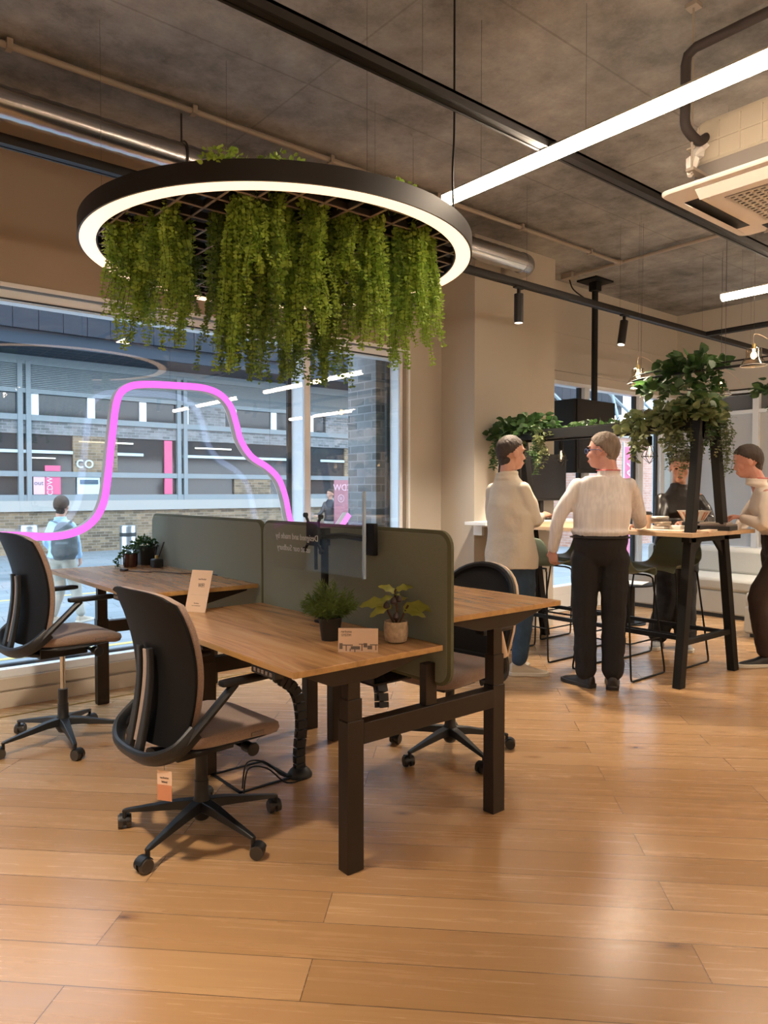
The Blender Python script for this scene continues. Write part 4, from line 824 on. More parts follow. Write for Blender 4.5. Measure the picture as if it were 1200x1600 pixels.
def spot(x, y, tilt, rz, lab):
    t = thing('track_spotlight', lab, 'spotlight', (x, y, 3.02), rz); R = Matrix.Rotation(tilt, 3, 'Y')
    MB().bb((-.05, -.017, -.012), (.05, .017, .004)).build('adapter', M['track'], t)
    MB().bb((-.008, -.012, -.06), (.008, .012, -.01)).build('stem', M['track'], t)
    o = Vector((0, 0, -.055)); MB().cyl(o, o+R @ Vector((0, 0, -.225)), .036, n=28).build('lamp_body', M['track'], t)
    MB().cyl(o+R @ Vector((0, 0, -.2252)), o+R @ Vector((0, 0, -.2262)), .030, n=24).build('lens', M['ledface'], t)
    ld = bpy.data.lights.new('spot_lamp', 'SPOT'); ld.energy = 250; ld.color = (1, .83, .64); ld.spot_size = math.radians(110); ld.spot_blend = .7; ld.shadow_soft_size = .07
    lo = bpy.data.objects.new('spot_lamp', ld); COL.objects.link(lo); lo.parent = t; lo.location = o+R @ Vector((0, 0, -.24)); lo.rotation_euler = (0, tilt, 0)
spot(4.48, 3.76, 0, 0, 'upright black track spotlight in front of the pale column')
spot(5.93, 3.74, .22, 0, 'tilted black track spotlight right of the ceiling pole')
for x, y in ((1.2, 2.18), (3.9, 2.18), (6.6, 2.18), (8.2, 3.72)): pass
for x, y, tl, w in ((0.2, 2.18, .35, 'first left of the view on the long track'), (-1.5, 2.18, .3, 'second left of the view on the long track'), (7.4, 1.6, .2, 'nearer the corner on the short track'), (7.4, -.6, .1, 'far end of the short track'), (8.3, 2.18, .1, 'right end of the long track')): spot(x, y, tl, -1.2, 'unseen black track spotlight added for room light, '+w)  # added spots out of view, extra light for the room
for x, tl, w in BACK: spot(x, -1.2, tl, 1.3, w+' unseen black spotlight added for room light, on the track behind the viewer')  # added spots behind the camera, aimed to brighten the desks
# ceiling services
t = thing('ventilation_duct', 'shiny spiral ventilation duct along the window wall under the ceiling', 'duct', (1, 4.46, 3.55))
q = MB(); P = [(-4+.05*k, 0, 0) for k in range(168)]; q.tube(P, [.088+(.0035 if k % 2 else 0) for k in range(168)], 28); q.build('duct_tube', M['duct'], t, ang=20)
MB().tube(spline([(4.33, 0, 0), (4.42, .02, -.0), (4.48, .10, 0), (4.48, .29, 0)], 6), .095, 24).build('duct_elbow', M['duct'], t)
for x in (-.95, 1.0, 3.2): MB().tube([(x, 0, .28), (x, 0, .10)], .006, 6).tube([(x, .1*math.cos(a), .1*math.sin(a)) for a in [2*PI*k/24 for k in range(24)]], .006, 6, True).build('hanger', M['wire'], t)
for o in [c for c in KIDS(t) if c.name.startswith('hanger')]:
    pass
t = thing('conduit_pipe', 'thin grey conduit fixed to the concrete ceiling with a branching junction', 'conduit', (2, 4.31, 3.79))
MB().cyl((-5, 0, 0), (4.72, 0, 0), .018, n=12).cyl((4.72, -1.6, 0), (4.74, .62, 0), .018, n=12).build('pipe_run', M['conduit'], t)
MB().ell((4.72, 0, 0), (.045, .045, .03)).bb((4.68, .56, -.03), (4.82, .70, .035)).build('junction_box', M['conduit'], t, bevel=.004)
for k in range(9): MB().bb((-4.2+1.05*k, -.028, -.022), (-4.17+1.05*k, .028, .03)).build('pipe_clip', M['conduit'], t)
t = thing('conduit_pipe', 'second wider grey pipe beside the duct at the top left', 'conduit', (0, 4.95, 3.72)); MB().cyl((-3, 0, 0), (5.0, 0, 0), .035, n=14).build('pipe_run', M['conduit'], t)
# AC cassette
t = thing('air_conditioner', 'off white ceiling air conditioning cassette hanging at the upper right', 'air conditioner', (4.02, 1.57, 2.95))
pl = MB().loft([[Vector((u*k, v*k, z)) for u, v in rrect(.95, .95, .05, 5)] for k, z in ((.985, 0), (1, .008), (1, .02), (.93, .035))]).build('panel', M['acwhite'], t)
MB().loft([[Vector((u*k, v*k, z)) for u, v in rrect(.62, .62, .06, 5)] for k, z in ((1.0, -.012), (1.02, -.006), (1.02, .001))]).build('centre_grille_frame', M['acwhite'], pl)
q = MB()
for k in range(-6, 7): q.bb((k*.038-.006, -.235, -.0175), (k*.038+.006, .235, -.012)).bb((-.235, k*.038-.006, -.0175), (.235, k*.038+.006, -.012))
q.build('grille', M['acwhite'], pl); MB().bb((-.24, -.24, -.0125), (.24, .24, -.0118)).build('grille_shadow', M['gasket'], pl)  # black sheet stands in for the shade behind the grille bars
for a in range(4):
    R = Matrix.Rotation(a*PI/2, 3, 'Z'); MB().box(R @ Vector((0, .385, -.0012)), (.60, .075, .003), R).build('air_slot', M['gasket'], pl)
    f = MB().box(R @ Vector((0, .40 if a else .40, -.022)), (.60, .004, .062), R @ Matrix.Rotation(-.9, 3, 'X')).build('air_flap', M['acwhite'], pl)
MB().loft([[Vector((u, v, z)) for u, v in rrect(.72, .72, .06, 4)] for z in (.03, .14)]).build('casing', M['acgrey'], t)
q = MB().loft([[Vector((u*k, v*k, z)) for u, v in rrect(.74, .74, .07, 5)] for k, z in ((.98, .14), (1, .15), (1, .32), (.94, .36))])
q.build('insulation', M['accream'], t)
q = MB()
for k in range(-3, 4): q.bb((k*.105-.004, -.374, .15), (k*.105+.004, .374, .33)).bb((-.374, k*.105-.004, .15), (.374, k*.105+.004, .33))
q.bb((-.375, -.375, .235), (.375, .375, .243)); q.build('insulation_rib', M['accream'], t)
for x in (-.50, .50):
    for y in (-.28, .28): MB().cyl((x, y, .05), (x, y, CZ-2.95), .006, n=8).bb((x-.03, y-.03, CZ-2.97), (x+.03, y+.03, CZ-2.95)).bb((x-.04 if x > 0 else x-.02, y-.02, .06), (x+.02 if x > 0 else x+.14, y+.02, .075)).build('threaded_rod', M['conduit'], t)
MB().tube(spline([(-.36, .28, .27), (-.46, .27, .22), (-.56, .28, .26), (-.57, .28, .34)], 5)+[Vector((-.57, .28, .56)), Vector((-.57, .27, .60)), Vector((-.57, .23, .62)), Vector((-.57, -3.0, .62))], .024, 12).build('refrigerant_pipe', M['pipe'], t)
MB().tube(spline([(-.48, .30, .05), (-.44, .30, .16), (-.38, .30, .20), (-.36, .28, .24)], 4), [.012, .02, .028, .034]*3+[.02], 8).build('foam_wrap', M['acwhite'], t)
# ================================================================ NEON SHAPE
t = thing('neon_shape', 'wavy pink neon light outline hanging in front of the big window', 'neon light', (0, 4.95, 0))
P = spline([(-.7, 0, 1.12), (-.2, 0, 1.135), (.4, 0, 1.145), (1.017, 0, 1.143), (1.30, 0, 1.125), (1.46, 0, 1.15), (1.57, 0, 1.22), (1.635, 0, 1.335), (1.665, 0, 1.50), (1.70, 0, 1.80), (1.735, 0, 2.03), (1.80, 0, 2.115), (1.92, 0, 2.15), (2.15, 0, 2.163), (2.36, 0, 2.165), (2.49, 0, 2.13), (2.575, 0, 2.05), (2.62, 0, 1.93), (2.66, 0, 1.80), (2.75, 0, 1.68), (2.89, 0, 1.60), (2.99, 0, 1.51), (3.05, 0, 1.37), (3.09, 0, 1.20), (3.16, 0, 1.02), (3.30, 0, .93), (3.45, 0, .97), (3.56, 0, 1.08), (3.68, 0, 1.22)], 6)
def ribbon(P, w, y0, y1, o0=0):
    rr = []
    for i, p in enumerate(P):
        a = P[max(0, i-1)]; b = P[min(len(P)-1, i+1)]; d = (b-a).normalized(); n_ = Vector((-d.z, 0, d.x)); rr.append([p+n_*(w/2+o0)+Vector((0, y0, 0)), p-n_*(w/2+o0)+Vector((0, y0, 0)), p-n_*(w/2+o0)+Vector((0, y1, 0)), p+n_*(w/2+o0)+Vector((0, y1, 0))])
    return MB().loft(rr)
ribbon(P, .050, -.032, .028).build('neon_channel', M['neonside'], t); ribbon(P, .047, -.037, -.0325).build('neon_face', M['neon'], t); ribbon(P, .046, .0285, .034).build('neon_back', M['neonback'], t)
for x, z in ((.2, 1.17), (2.12, 2.19), (2.93, 1.60)): MB().cyl((x, 0, z), (x, 0, CZ), .0009, n=5).build('suspension_wire', M['wire'], t)
# ================================================================ HIGH TABLE FRAME
t = thing('high_table', 'tall oak topped meeting table with black slanted steel frame overhead', 'high table', (5.35, 3.56, 0)); ox, oy = 5.35, 3.56
TZ = 1.115
tt = MB().bb((4.93-ox, 2.555-oy, TZ-.03), (5.93-ox, 4.56-oy, TZ)).build('tabletop', M['pale_oak'], t, bevel=.002)
for y in (2.64, 4.48):
    for xa, xb, s in ((4.925, 5.175, -1), (5.765, 5.40, 1)):
        w = .038; MB().loft([[Vector((x+a-ox, y+b-oy, z)) for a, b in ((-w, -.03), (w, -.03), (w, .03), (-w, .03))] for x, z in ((xa, 0), (xb, 1.95))]).build('post', M['blackmat'], t, bevel=.003)
        g = lambda z: xa+(xb-xa)*z/1.95
        i_ = -s; q = MB().prism([(g(TZ-.03)-ox+i_*.03, TZ-.03), (g(TZ-.03)-ox+i_*.20, TZ-.03), (g(TZ-.20)-ox+i_*.03, TZ-.20)], y-.01-oy, y+.01-oy); q.build('corner_gusset', M['blackmat'], t)
    MB().bb((5.16-ox, y-.03-oy, 1.80), (5.42-ox, y+.03-oy, 1.95)).build('top_beam', M['blackmat'], t, bevel=.003)
    MB().bb((4.97-ox, y-.02-oy, .30), (5.71-ox, y+.02-oy, .34)).build('foot_rail', M['blackmat'], t, bevel=.003)
    MB().bb((5.0-ox, y-.03-oy, TZ-.07), (5.80-ox, y+.03-oy, TZ-.03)).build('under_beam', M['blackmat'], t)
for x in (5.165, 5.41): MB().bb((x-.03-ox, 2.64-oy, 1.875), (x+.03-ox, 4.48-oy, 1.95)).build('top_beam', M['blackmat'], t, bevel=.003)
MB().bb((5.14-ox, 2.7-oy, 1.945), (5.43-ox, 4.5-oy, 1.96)).build('planter_shelf', M['blackmat'], t)
for x in (5.12, 5.62): MB().bb((x-.015-ox, 2.64-oy, .305), (x+.015-ox, 4.48-oy, .335)).build('foot_rail', M['blackmat'], t)
# cage pendants inside the frame
def cage(x, y, z, lab):
    t = thing('cage_pendant_lamp', lab, 'pendant lamp', (x, y, z))
    MB().cyl((0, 0, .09), (0, 0, 1.875-z), .003, n=6).build('cord', M['blackmat'], t)
    MB().cyl((0, 0, .03), (0, 0, .10), .020, n=16).build('lamp_holder', M['blackmat'], t)
    MB().lathe([(.004, -.075), (.022, -.05), (.026, -.03), (.014, .0), (.012, .03)], n=16).build('bulb', M['glassthin'], t)
    MB().tube([(0, 0, -.05), (.006, 0, -.02), (0, 0, .02)], .0025, 6).build('filament', M['bulb'], t)
    q = MB(); N_ = 6
    for k in range(N_):
        a = 2*PI*k/N_; b = 2*PI*(k+1)/N_; A = Vector((.062*math.cos(a), .062*math.sin(a), -.06)); B_ = Vector((.062*math.cos(b), .062*math.sin(b), -.06)); q.tube([(.012*math.cos(a), .012*math.sin(a), .04), A, (.0, 0, -.115)], .0022, 5); q.tube([A, B_], .0022, 5)
    q.build('wire_cage', M['blackmat'], t)
cage(5.29, 3.1, 1.75, 'black wire cage bulb hanging inside the frame right of the man in the striped shirt')
cage(5.29, 3.95, 1.75, 'black wire cage bulb hanging in the dark between the two nearer men')
# foliage on the frame
def bigleaf_cluster(name, lab, cat, loc, seed, blobs, m='pothos', L=.085, grp=None, hang=()):
    rn = random.Random(seed); q = MB()
    for (c, r, n) in blobs:
        for _ in range(n):
            d = rdir(rn, -.4, 1); p = Vector(c)+Vector((d.x*r[0], d.y*r[1], d.z*r[2]))*rn.uniform(.4, 1); dd = (Vector((d.x, d.y, 0))+rdir(rn, -.9, .6)*.8).normalized(); leaf(q, p, dd, rdir(rn, .1, 1), L*rn.uniform(.6, 1.15), L*.72, .12, True); q.k = 1; q.tube([p, p+Vector((0, 0, -.03))-d*.03, Vector(c)], .0012, 3) if rn.random() < .25 else None; q.k = 0
    for (x, y, z, ln, n, s) in hang:
        for _ in range(n):
            a = x+rn.uniform(-.05, .05); b = y+rn.uniform(-.05, .05); l2 = ln*rn.uniform(.55, 1); k = int(l2/.022); P = []
            for i in range(k):
                u = i/k; p = Vector((a+.02*math.sin(u*7+n), b+.02*math.cos(u*6), z-l2*u)); P.append(p)
                for e in (0, 1): leaf(q, p, Vector((math.cos(i*2.1+e*3), math.sin(i*2.1+e*3), rn.uniform(-.8, .1))), rdir(rn, .1, 1), s*rn.uniform(.7, 1.2), s*.55, .15, s > .03)
            q.k = 1; q.tube(P[::3]+[P[-1]], .0014, 3); q.k = 0
    return tag(q.build(name, [M[m], M['stem']], None, loc, ang=180), lab, cat, grp)
bigleaf_cluster('trailing_plant', 'dense dark green trailing plant on the left end of the table frame', 'plant', (5.28, 4.35, 1.95), 4, [((0, 0, .02), (.22, .42, .17), 420)], 'pothos', .08, hang=((-.12, .0, .05, .36, 12, .034), (-.14, -.25, .05, .46, 12, .034), (-.12, .25, .05, .40, 12, .034), (.1, .1, 0, .3, 8, .03)))
bigleaf_cluster('trailing_plant', 'variegated vine dangling by the far pendant under the frame beam', 'plant', (5.12, 4.02, 1.90), 5, [((0, 0, .0), (.06, .08, .06), 30)], 'varieg', .05, hang=((0, 0, 0, .36, 4, .038),))
bigleaf_cluster('trailing_plant', 'low green leaves lying along the top of the frame beam', 'plant', (5.28, 3.55, 1.97), 6, [((0, 0, 0), (.10, .42, .045), 130)], 'pothos', .05)
bigleaf_cluster('trailing_plant', 'large mixed foliage heap on the near left corner of the table frame', 'plant', (5.17, 2.74, 1.95), 7, [((0, 0, .03), (.18, .30, .16), 260), ((-.05, .25, -.04), (.16, .26, .15), 150)], 'varieg', .075, hang=((-.10, .06, 0, .30, 8, .05), (-.02, -.02, 0, .46, 14, .030), (.04, -.06, 0, .42, 16, .028), (.0, .10, 0, .40, 12, .028), (-.08, .32, 0, .32, 7, .05)))
bigleaf_cluster('trailing_plant', 'pale small leaved vine cascading over the near right corner of the frame', 'plant', (5.44, 2.66, 1.95), 8, [((0, 0, .03), (.14, .14, .09), 140)], 'varieg', .045, hang=((.03, -.06, 0, .50, 8, .028), (.10, .0, 0, .36, 6, .028), (-.02, -.08, 0, .30, 5, .03)))
bigleaf_cluster('trailing_plant', 'darker glossy leaves between the two near corner plants', 'plant', (5.28, 2.70, 2.0), 9, [((0, 0, .02), (.22, .16, .15), 190)], 'pothos', .10, hang=((-.05, -.04, 0, .34, 8, .032), (.08, -.05, 0, .30, 8, .032)))
t = thing('brown_branch', 'dry brown branch arching from the corner plant along the frame', 'branch', (5.16, 3.0, 1.97)); q = MB()
for k in range(5): q.tube(spline([(0, -.15, .0), (-.03, .0, .03+.01*k), (-.05, .16+.03*k, .02), (-.09, .28, -.08-.05*k)], 4), .003, 5)
q.build('twig', M['brownstem'], t)
# hoop chandelier
HZ = 2.40
t = thing('hoop_chandelier', 'large black oval hoop hanging with glass lamps and plants over the lounge', 'chandelier', (6.65, 2.75, HZ))
loopP = [Vector((u, v, 0)) for u, v in rrect(1.72, 2.05, .42, 8)]
MB().tube(loopP, .011, 8, True).tube([p*.985+Vector((0, 0, .045)) for p in loopP], .007, 8, True).build('hoop', M['blackmat'], t)
for x, y in ((-.75, .80), (-.85, 0), (.75, .80), (.85, -.4)):
    for s in (-.12, .12): MB().tube([(x, y, 0), (x+s, y+s*.5, CZ-HZ)], .0013, 4).build('suspension_wire', M['wire'], t)
def glamp(x, y, lab):
    t = thing('glass_pendant_lamp', lab, 'pendant lamp', (x, y, HZ+.03))
    MB().lathe([(.095, -.045), (.096, -.04), (.080, -.01), (.058, .02), (.056, .085), (.050, .092), (.02, .094), (.02, .0925), (.049, .0905), (.0545, .084), (.0565, .02), (.0785, -.011), (.094, -.041)], n=28, ring=True).build('glass_shade', M['glassthin'], t)
    MB().tube([(.095*math.cos(a), .095*math.sin(a), -.043) for a in [2*PI*k/28 for k in range(28)]], .0022, 5, True).build('shade_rim', M['acwhite'], t)
    MB().cyl((0, 0, .085), (0, 0, .125), .012, n=12).build('lamp_holder', M['brass'], t)
    MB().ell((0, 0, .035), (.021, .021, .028)).cyl((0, 0, .05), (0, 0, .09), .009, n=10).build('bulb', M['bulb'], t)
    MB().tube(spline([(0, 0, .12), (.01, 0, .20), (.12, -.05, .17), (.22, -.12, .05)], 5), .002, 4).build('cord', M['cream_frame'], t)
    MB().cyl((0, 0, .12), (0, 0, CZ-HZ-.03), .001, n=4).build('suspension_wire', M['wire'], t)
glamp(5.97, 3.62, 'lit clear glass lamp at the left end of the hoop chandelier'); glamp(5.80, 2.53, 'lit clear glass lamp on the near right side of the hoop'); glamp(7.30, 3.50, 'lit clear glass lamp on the far side of the hoop'); glamp(7.5, 2.72, 'lit clear glass lamp on the hoop near the right edge')
bigleaf_cluster('hoop_plant', 'big heart leaved green plant hanging on the near side of the hoop chandelier', 'plant', (5.86, 3.10, HZ+.0), 10, [((0, 0, .05), (.12, .34, .12), 150), ((0, .1, -.09), (.12, .36, .10), 90)], 'pothos', .105, hang=((0, .25, 0, .28, 4, .05), (0, -.25, 0, .28, 4, .05)))
bigleaf_cluster('hoop_plant', 'green trailing plant on the hoop at the right edge of the photo', 'plant', (7.46, 2.98, HZ+.0), 12, [((0, 0, .02), (.16, .26, .12), 80)], 'pothos', .10, hang=((0, .1, 0, .28, 6, .045),))
# ceiling pole with screens
t = thing('ceiling_mounted_screen', 'dark display screens hanging on a black pole from the ceiling near the far window', 'screen', (7.215, 4.93, 0))
MB().cyl((0, 0, 2.3), (0, 0, CZ), .035, n=20).build('pole', M['blackmat'], t); MB().bb((-.17, -.13, CZ-.02), (.17, .13, CZ)).bb((-.05, -.05, CZ-.12), (.05, .05, CZ)).build('ceiling_plate', M['blackmat'], t)
MB().bb((-.46, -.10, 1.62), (.27, -.05, 2.44)).build('screen', M['track'], t, bevel=.004); MB().bb((-.43, -.103, 1.66), (.24, -.0995, 2.10)).build('display_glass', M['screenglass'], t)
MB().bb((-.48, -.08, 1.62), (-.44, .26, 2.44)).build('side_screen', M['track'], t, bevel=.004)
t = thing('power_lead', 'black power lead drooping from the ceiling box beside the pole plate', 'cable', (0, 0, 0)); MB().tube(spline([(6.76, 4.95, 3.76), (6.8, 4.93, 3.66), (7.0, 4.93, 3.60), (7.19, 4.93, 3.55)], 6), .008, 6).build('cord', M['blackmat'], t)
# counter and monitor
t = thing('wall_counter', 'white wall mounted counter shelf on the column behind the man in beige', 'counter', (5.62, 4.62, 1.1)); MB().bb((-.72, -.13, 0), (.66, .13, .03)).build('counter_top', M['white'], t, bevel=.003); MB().bb((-.6, .02, -.1), (-.57, .13, 0)).bb((.5, .02, -.1), (.53, .13, 0)).build('bracket', M['white'], t)
t = thing('computer_monitor', 'black monitor on the white counter between the two nearer men', 'monitor', (5.88, 4.62, 1.13)); MB().bb((-.37, -.02, .19), (.37, .02, .66)).build('monitor_body', M['track'], t, bevel=.006); MB().bb((-.345, -.022, .215), (.345, -.0195, .635)).build('display_glass', M['screenglass'], t); MB().bb((-.025, .0, .02), (.025, .04, .25)).build('stand', M['track'], t); MB().bb((-.11, -.08, 0), (.11, .09, .012)).build('monitor_foot', M['track'], t)
# stools
def stool(name, lab, mname='stool'):
    t = thing(name, lab, 'bar stool', group=None); rows = []
    prof = [(.20, .775), (.215, .79), (.20, .80), (.10, .785), (0, .775), (-.12, .785), (-.18, .81), (-.215, .87), (-.235, .95), (-.25, 1.035)]
    for i, (x, z) in enumerate(prof):
        w = (.19, .20, .205, .215, .22, .225, .225, .225, .215, .175)[i]; rows.append([Vector((x+(.045*(v**2) if i > 5 else 0), v*w, z+(.035*abs(v)**3 if 1 < i <= 6 else -.02*abs(v)**3))) for v in [-1+k/5 for k in range(11)]])
    q = MB(); nn = 11; q.add([p for r in rows for p in r], [(i*nn+j, i*nn+j+1, (i+1)*nn+j+1, (i+1)*nn+j) for i in range(len(rows)-1) for j in range(10)])
    s = q.build('seat_shell', M[mname], t, ang=80); md = s.modifiers.new('thick', 'SOLIDIFY'); md.thickness = .012; md.offset = 0; sb = s.modifiers.new('sub', 'SUBSURF'); sb.levels = 1; sb.render_levels = 1
    for sy in (-1, 1):
        P = [Vector((.13, sy*.15, .765)), Vector((.16, sy*.17, .755)), Vector((.17, sy*.185, .74)), Vector((.235, sy*.255, .04)), Vector((.23, sy*.257, .012)), Vector((.21, sy*.257, .008)), Vector((-.21, sy*.257, .008)), Vector((-.23, sy*.257, .012)), Vector((-.235, sy*.255, .04)), Vector((-.17, sy*.185, .74)), Vector((-.16, sy*.17, .755)), Vector((-.13, sy*.15, .765))]
        MB().tube(P, .0075, 8).build('sled_leg', M['blackmat'], t)
    q = MB().tube([(.213, -.232, .28), (.213, .232, .28)], .008, 8).tube([(-.213, -.232, .28), (-.213, .232, .28)], .006, 8).tube([(.213, .232, .28), (-.213, .232, .28)], .006, 8).tube([(.213, -.232, .28), (-.213, -.232, .28)], .006, 8); q.build('foot_ring', M['blackmat'], t)
    for x in (-.13, .13): MB().tube([(x, -.15, .765), (x, .15, .765)], .0075, 6).build('seat_support', M['blackmat'], t)
    return t
s0 = stool('bar_stool', 'green shell bar stool beside the man in the striped shirt, nearest of the four'); s0.location = (5.02, 3.19, 0)
copy_tree(s0, None, (5.04, 3.96, 0), 0, 'sage green shell bar stool just right of the man in beige')
copy_tree(s0, None, (5.64, 3.15, 0), PI, 'dark looking bar stool tucked under the table before the person in black leather')
copy_tree(s0, None, (5.74, 4.08, 0), PI, 'bar stool on the far side of the table, mostly hidden behind the two men')
# sofa
t = thing('corner_sofa', 'light grey upholstered corner sofa below the right windows', 'sofa', (8.3, 3.2, 0)); 
MB().bb((-.25, 0, .04), (.65, 1.95, .30)).build('sofa_base', M['sofa'], t, bevel=.02); MB().bb((-1.15, -3.0, .04), (.65, -.02, .30)).build('sofa_base', M['sofa'], t, bevel=.02)
MB().bb((-.24, .02, .0), (.6, 1.9, .04)).bb((-1.1, -3, 0), (.6, -.06, .04)).build('plinth', M['gasket'], t)
for a, b in (((-.26, .01), (.42, 1.95)), ((-1.16, -1.45), (.42, -.03)), ((-1.16, -2.95), (.42, -1.47))): MB().bb((a[0], a[1], .30), (b[0], b[1], .44)).build('seat_cushion', M['sofa'], t, bevel=.035)
for a, b in (((.36, .02), (.64, 1.9)), ((.36, -1.45), (.64, 0)), ((.36, -2.95), (.64, -1.47))): MB().bb((a[0], a[1], .42), (b[0], b[1], .74)).build('back_cushion', M['sofa'], t, bevel=.05)
t = thing('coffee_table', 'small round black coffee table behind the high table stools', 'table', (6.95, 4.29, 0)); MB().lathe([(.25, .415), (.25, .43), (.24, .435), (.01, .435)], n=40).build('tabletop', M['blackmat'], t); MB().cyl((0, 0, .01), (0, 0, .42), .055, n=24).build('column', M['blackmat'], t); MB().lathe([(.17, 0), (.17, .01), (.01, .012)], n=32).build('base', M['blackmat'], t)
t = thing('magazine', 'open magazine lying on the round black coffee table', 'magazine', (6.98, 4.24, .436)); MB().box((0, 0, .003), (.30, .21, .005), Matrix.Rotation(.3, 3, 'Z')).build('pages', M['acwhite'], t)
# things on the high table
Z_ = TZ
t = thing('coffee_cup', 'patterned paper coffee cup with black lid on the high table', 'cup', (5.31, 3.13, Z_)); MB().lathe([(.028, 0), (.028, .002), (.040, .115), (.041, .118), (.02, .118)], n=24).build('cup_body', M['paper'], t); MB().lathe([(.0425, .112), (.043, .125), (.036, .13), (.035, .138), (.01, .138)], n=24).build('lid', M['gasket'], t)
t = thing('fabric_swatch_stack', 'crumpled grey swatch pile beside the coffee cup', 'swatches', (5.36, 3.02, Z_)); 
for k in range(5): MB().box((.01*(k % 2), .01*k, .012+.02*k), (.13, .10, .018), Matrix.Rotation(k*.7, 3, 'Z')).build('swatch', M[('neonside', 'conduit', 'accream', 'papergrey', 'acwhite')[k]], t, bevel=.004)
t = thing('storage_bowl', 'white bowl with tan vertical stripes on the high table', 'bowl', (5.62, 2.90, Z_)); MB().lathe([(.07, .055), (.125, .145), (.128, .145), (.123, .14), (.066, .058), (.01, .056)], n=40).build('bowl_shell', M['acwhite'], t); MB().lathe([(.09, 0), (.09, .05), (.075, .058), (.01, .058)], n=32).build('bowl_base', M['gasket'], t)
q = MB()
for k in range(26):
    if k % 3 == 2: continue
    a = 2*PI*k/26; d = Vector((math.cos(a), math.sin(a), 0)); s_ = Vector((-d.y, d.x, 0)); q.add([d*.0805+s_*.007+Vector((0, 0, .070)), d*.0805-s_*.007+Vector((0, 0, .070)), d*.1195-s_*.010+Vector((0, 0, .134)), d*.1195+s_*.010+Vector((0, 0, .134))], [(0, 1, 2, 3)])
q.build('stripe', M['paperpink'], t)
t = thing('box', 'small white box on the high table in front of the person in black leather', 'box', (5.42, 2.98, Z_)); MB().bb((-.05, -.1, 0), (.05, .08, .03)).build('carton', M['acwhite'], t, bevel=.002)
for x, y, z, w, d, h, mm, lab, rz in ((5.54, 2.66, 0, .17, .22, .035, 'gasket', 'black sample book at the bottom of the stack by the right post', .1), (5.56, 2.70, .035, .19, .26, .012, 'papergrey', 'grey book on top of the black sample book', .0), (5.58, 2.70, .047, .16, .20, .012, 'conduit', 'brown notebook topmost of the stack by the right post', .15), (5.10, 2.86, 0, .14, .32, .008, 'paper', 'flat cream brochure near the left edge of the high table', .1), (5.14, 2.64, 0, .10, .20, .012, 'paper', 'folded cream papers behind the near left post', .3), (5.30, 2.62, 0, .16, .07, .014, 'cream_frame', 'flat tan wooden sample at the near end of the high table', .1)):
    t = thing('book' if mm != 'paper' and mm != 'cream_frame' else 'brochure', lab, 'book' if mm not in ('paper', 'cream_frame') else 'brochure', (x, y, Z_+z), rz); MB().bb((-w/2, -d/2, 0), (w/2, d/2, h)).build('cover', M[mm], t, bevel=.0015)
# ================================================================ PEOPLE
def ringloft(q, secs, n=20, e=2.3):
    rr = []
    for c, w, d in secs:
        c = Vector(c); w = Vector(w); d = Vector(d); r = []
        for j in range(n):
            a = 2*PI*j/n; ca, sa = math.cos(a), math.sin(a); r.append(c+w*(math.copysign(abs(ca)**(2/e), ca))+d*(math.copysign(abs(sa)**(2/e), sa)))
        rr.append(r)
    return q.loft(rr)
def limb(q, P, R, n=14, sub=3, caps=True):
    P = [Vector(p) for p in P]; Q = spline(P, sub); K = len(P); rs = []
    for i in range(len(Q)):
        u = i/sub; k = min(int(u), K-2); f = u-k; rs.append(R[k]*(1-f)+R[k+1]*f)
    q.tube(Q, rs, n)
    if caps: q.ell(Q[0], (rs[0],)*3, None, 12, 8); q.ell(Q[-1], (rs[-1],)*3, None, 12, 8)
    return q
def head(q, c, f, u, s=1.0):
    """skull, jaw, nose, ears, brow; c = head centre (at eye level), f = facing, u = up"""
    f = Vector(f).normalized(); u = Vector(u); u = (u-f*u.dot(f)).normalized(); l = u.cross(f); R = Matrix((f, l, u)).transposed(); c = Vector(c)
    def p(x, y, z): return c+R @ Vector((x*s, y*s, z*s))
    q.ell(p(-.012, 0, .028), (.098*s, .075*s, .092*s), R, 20, 14)
    q.ell(p(.018, 0, -.042), (.068*s, .058*s, .078*s), R, 18, 12)
    q.ell(p(.050, 0, -.082), (.034*s, .036*s, .028*s), R, 14, 10)
    q.ell(p(.070, 0, .028), (.020*s, .052*s, .016*s), R, 14, 8)
    q.loft([[p(.082, .006, .012), p(.082, -.006, .012), p(.06, -.008, .012), p(.06, .008, .012)], [p(.108, .015, -.034), p(.108, -.015, -.034), p(.06, -.018, -.034), p(.06, .018, -.034)], [p(.086, .014, -.046), p(.086, -.014, -.046), p(.06, -.016, -.046), p(.06, .016, -.046)]])
    for sg in (-1, 1):
        q.ell(p(.058, sg*.040, -.026), (.022*s, .020*s, .026*s), R, 12, 8)
        q.ell(p(-.006, sg*.077, -.010), (.019*s, .008*s, .031*s), R, 14, 10)
    q.ell(p(.085, 0, -.062), (.011*s, .024*s, .007*s), R, 12, 6); q.ell(p(.083, 0, -.073), (.011*s, .021*s, .007*s), R, 12, 6)
    return p, R
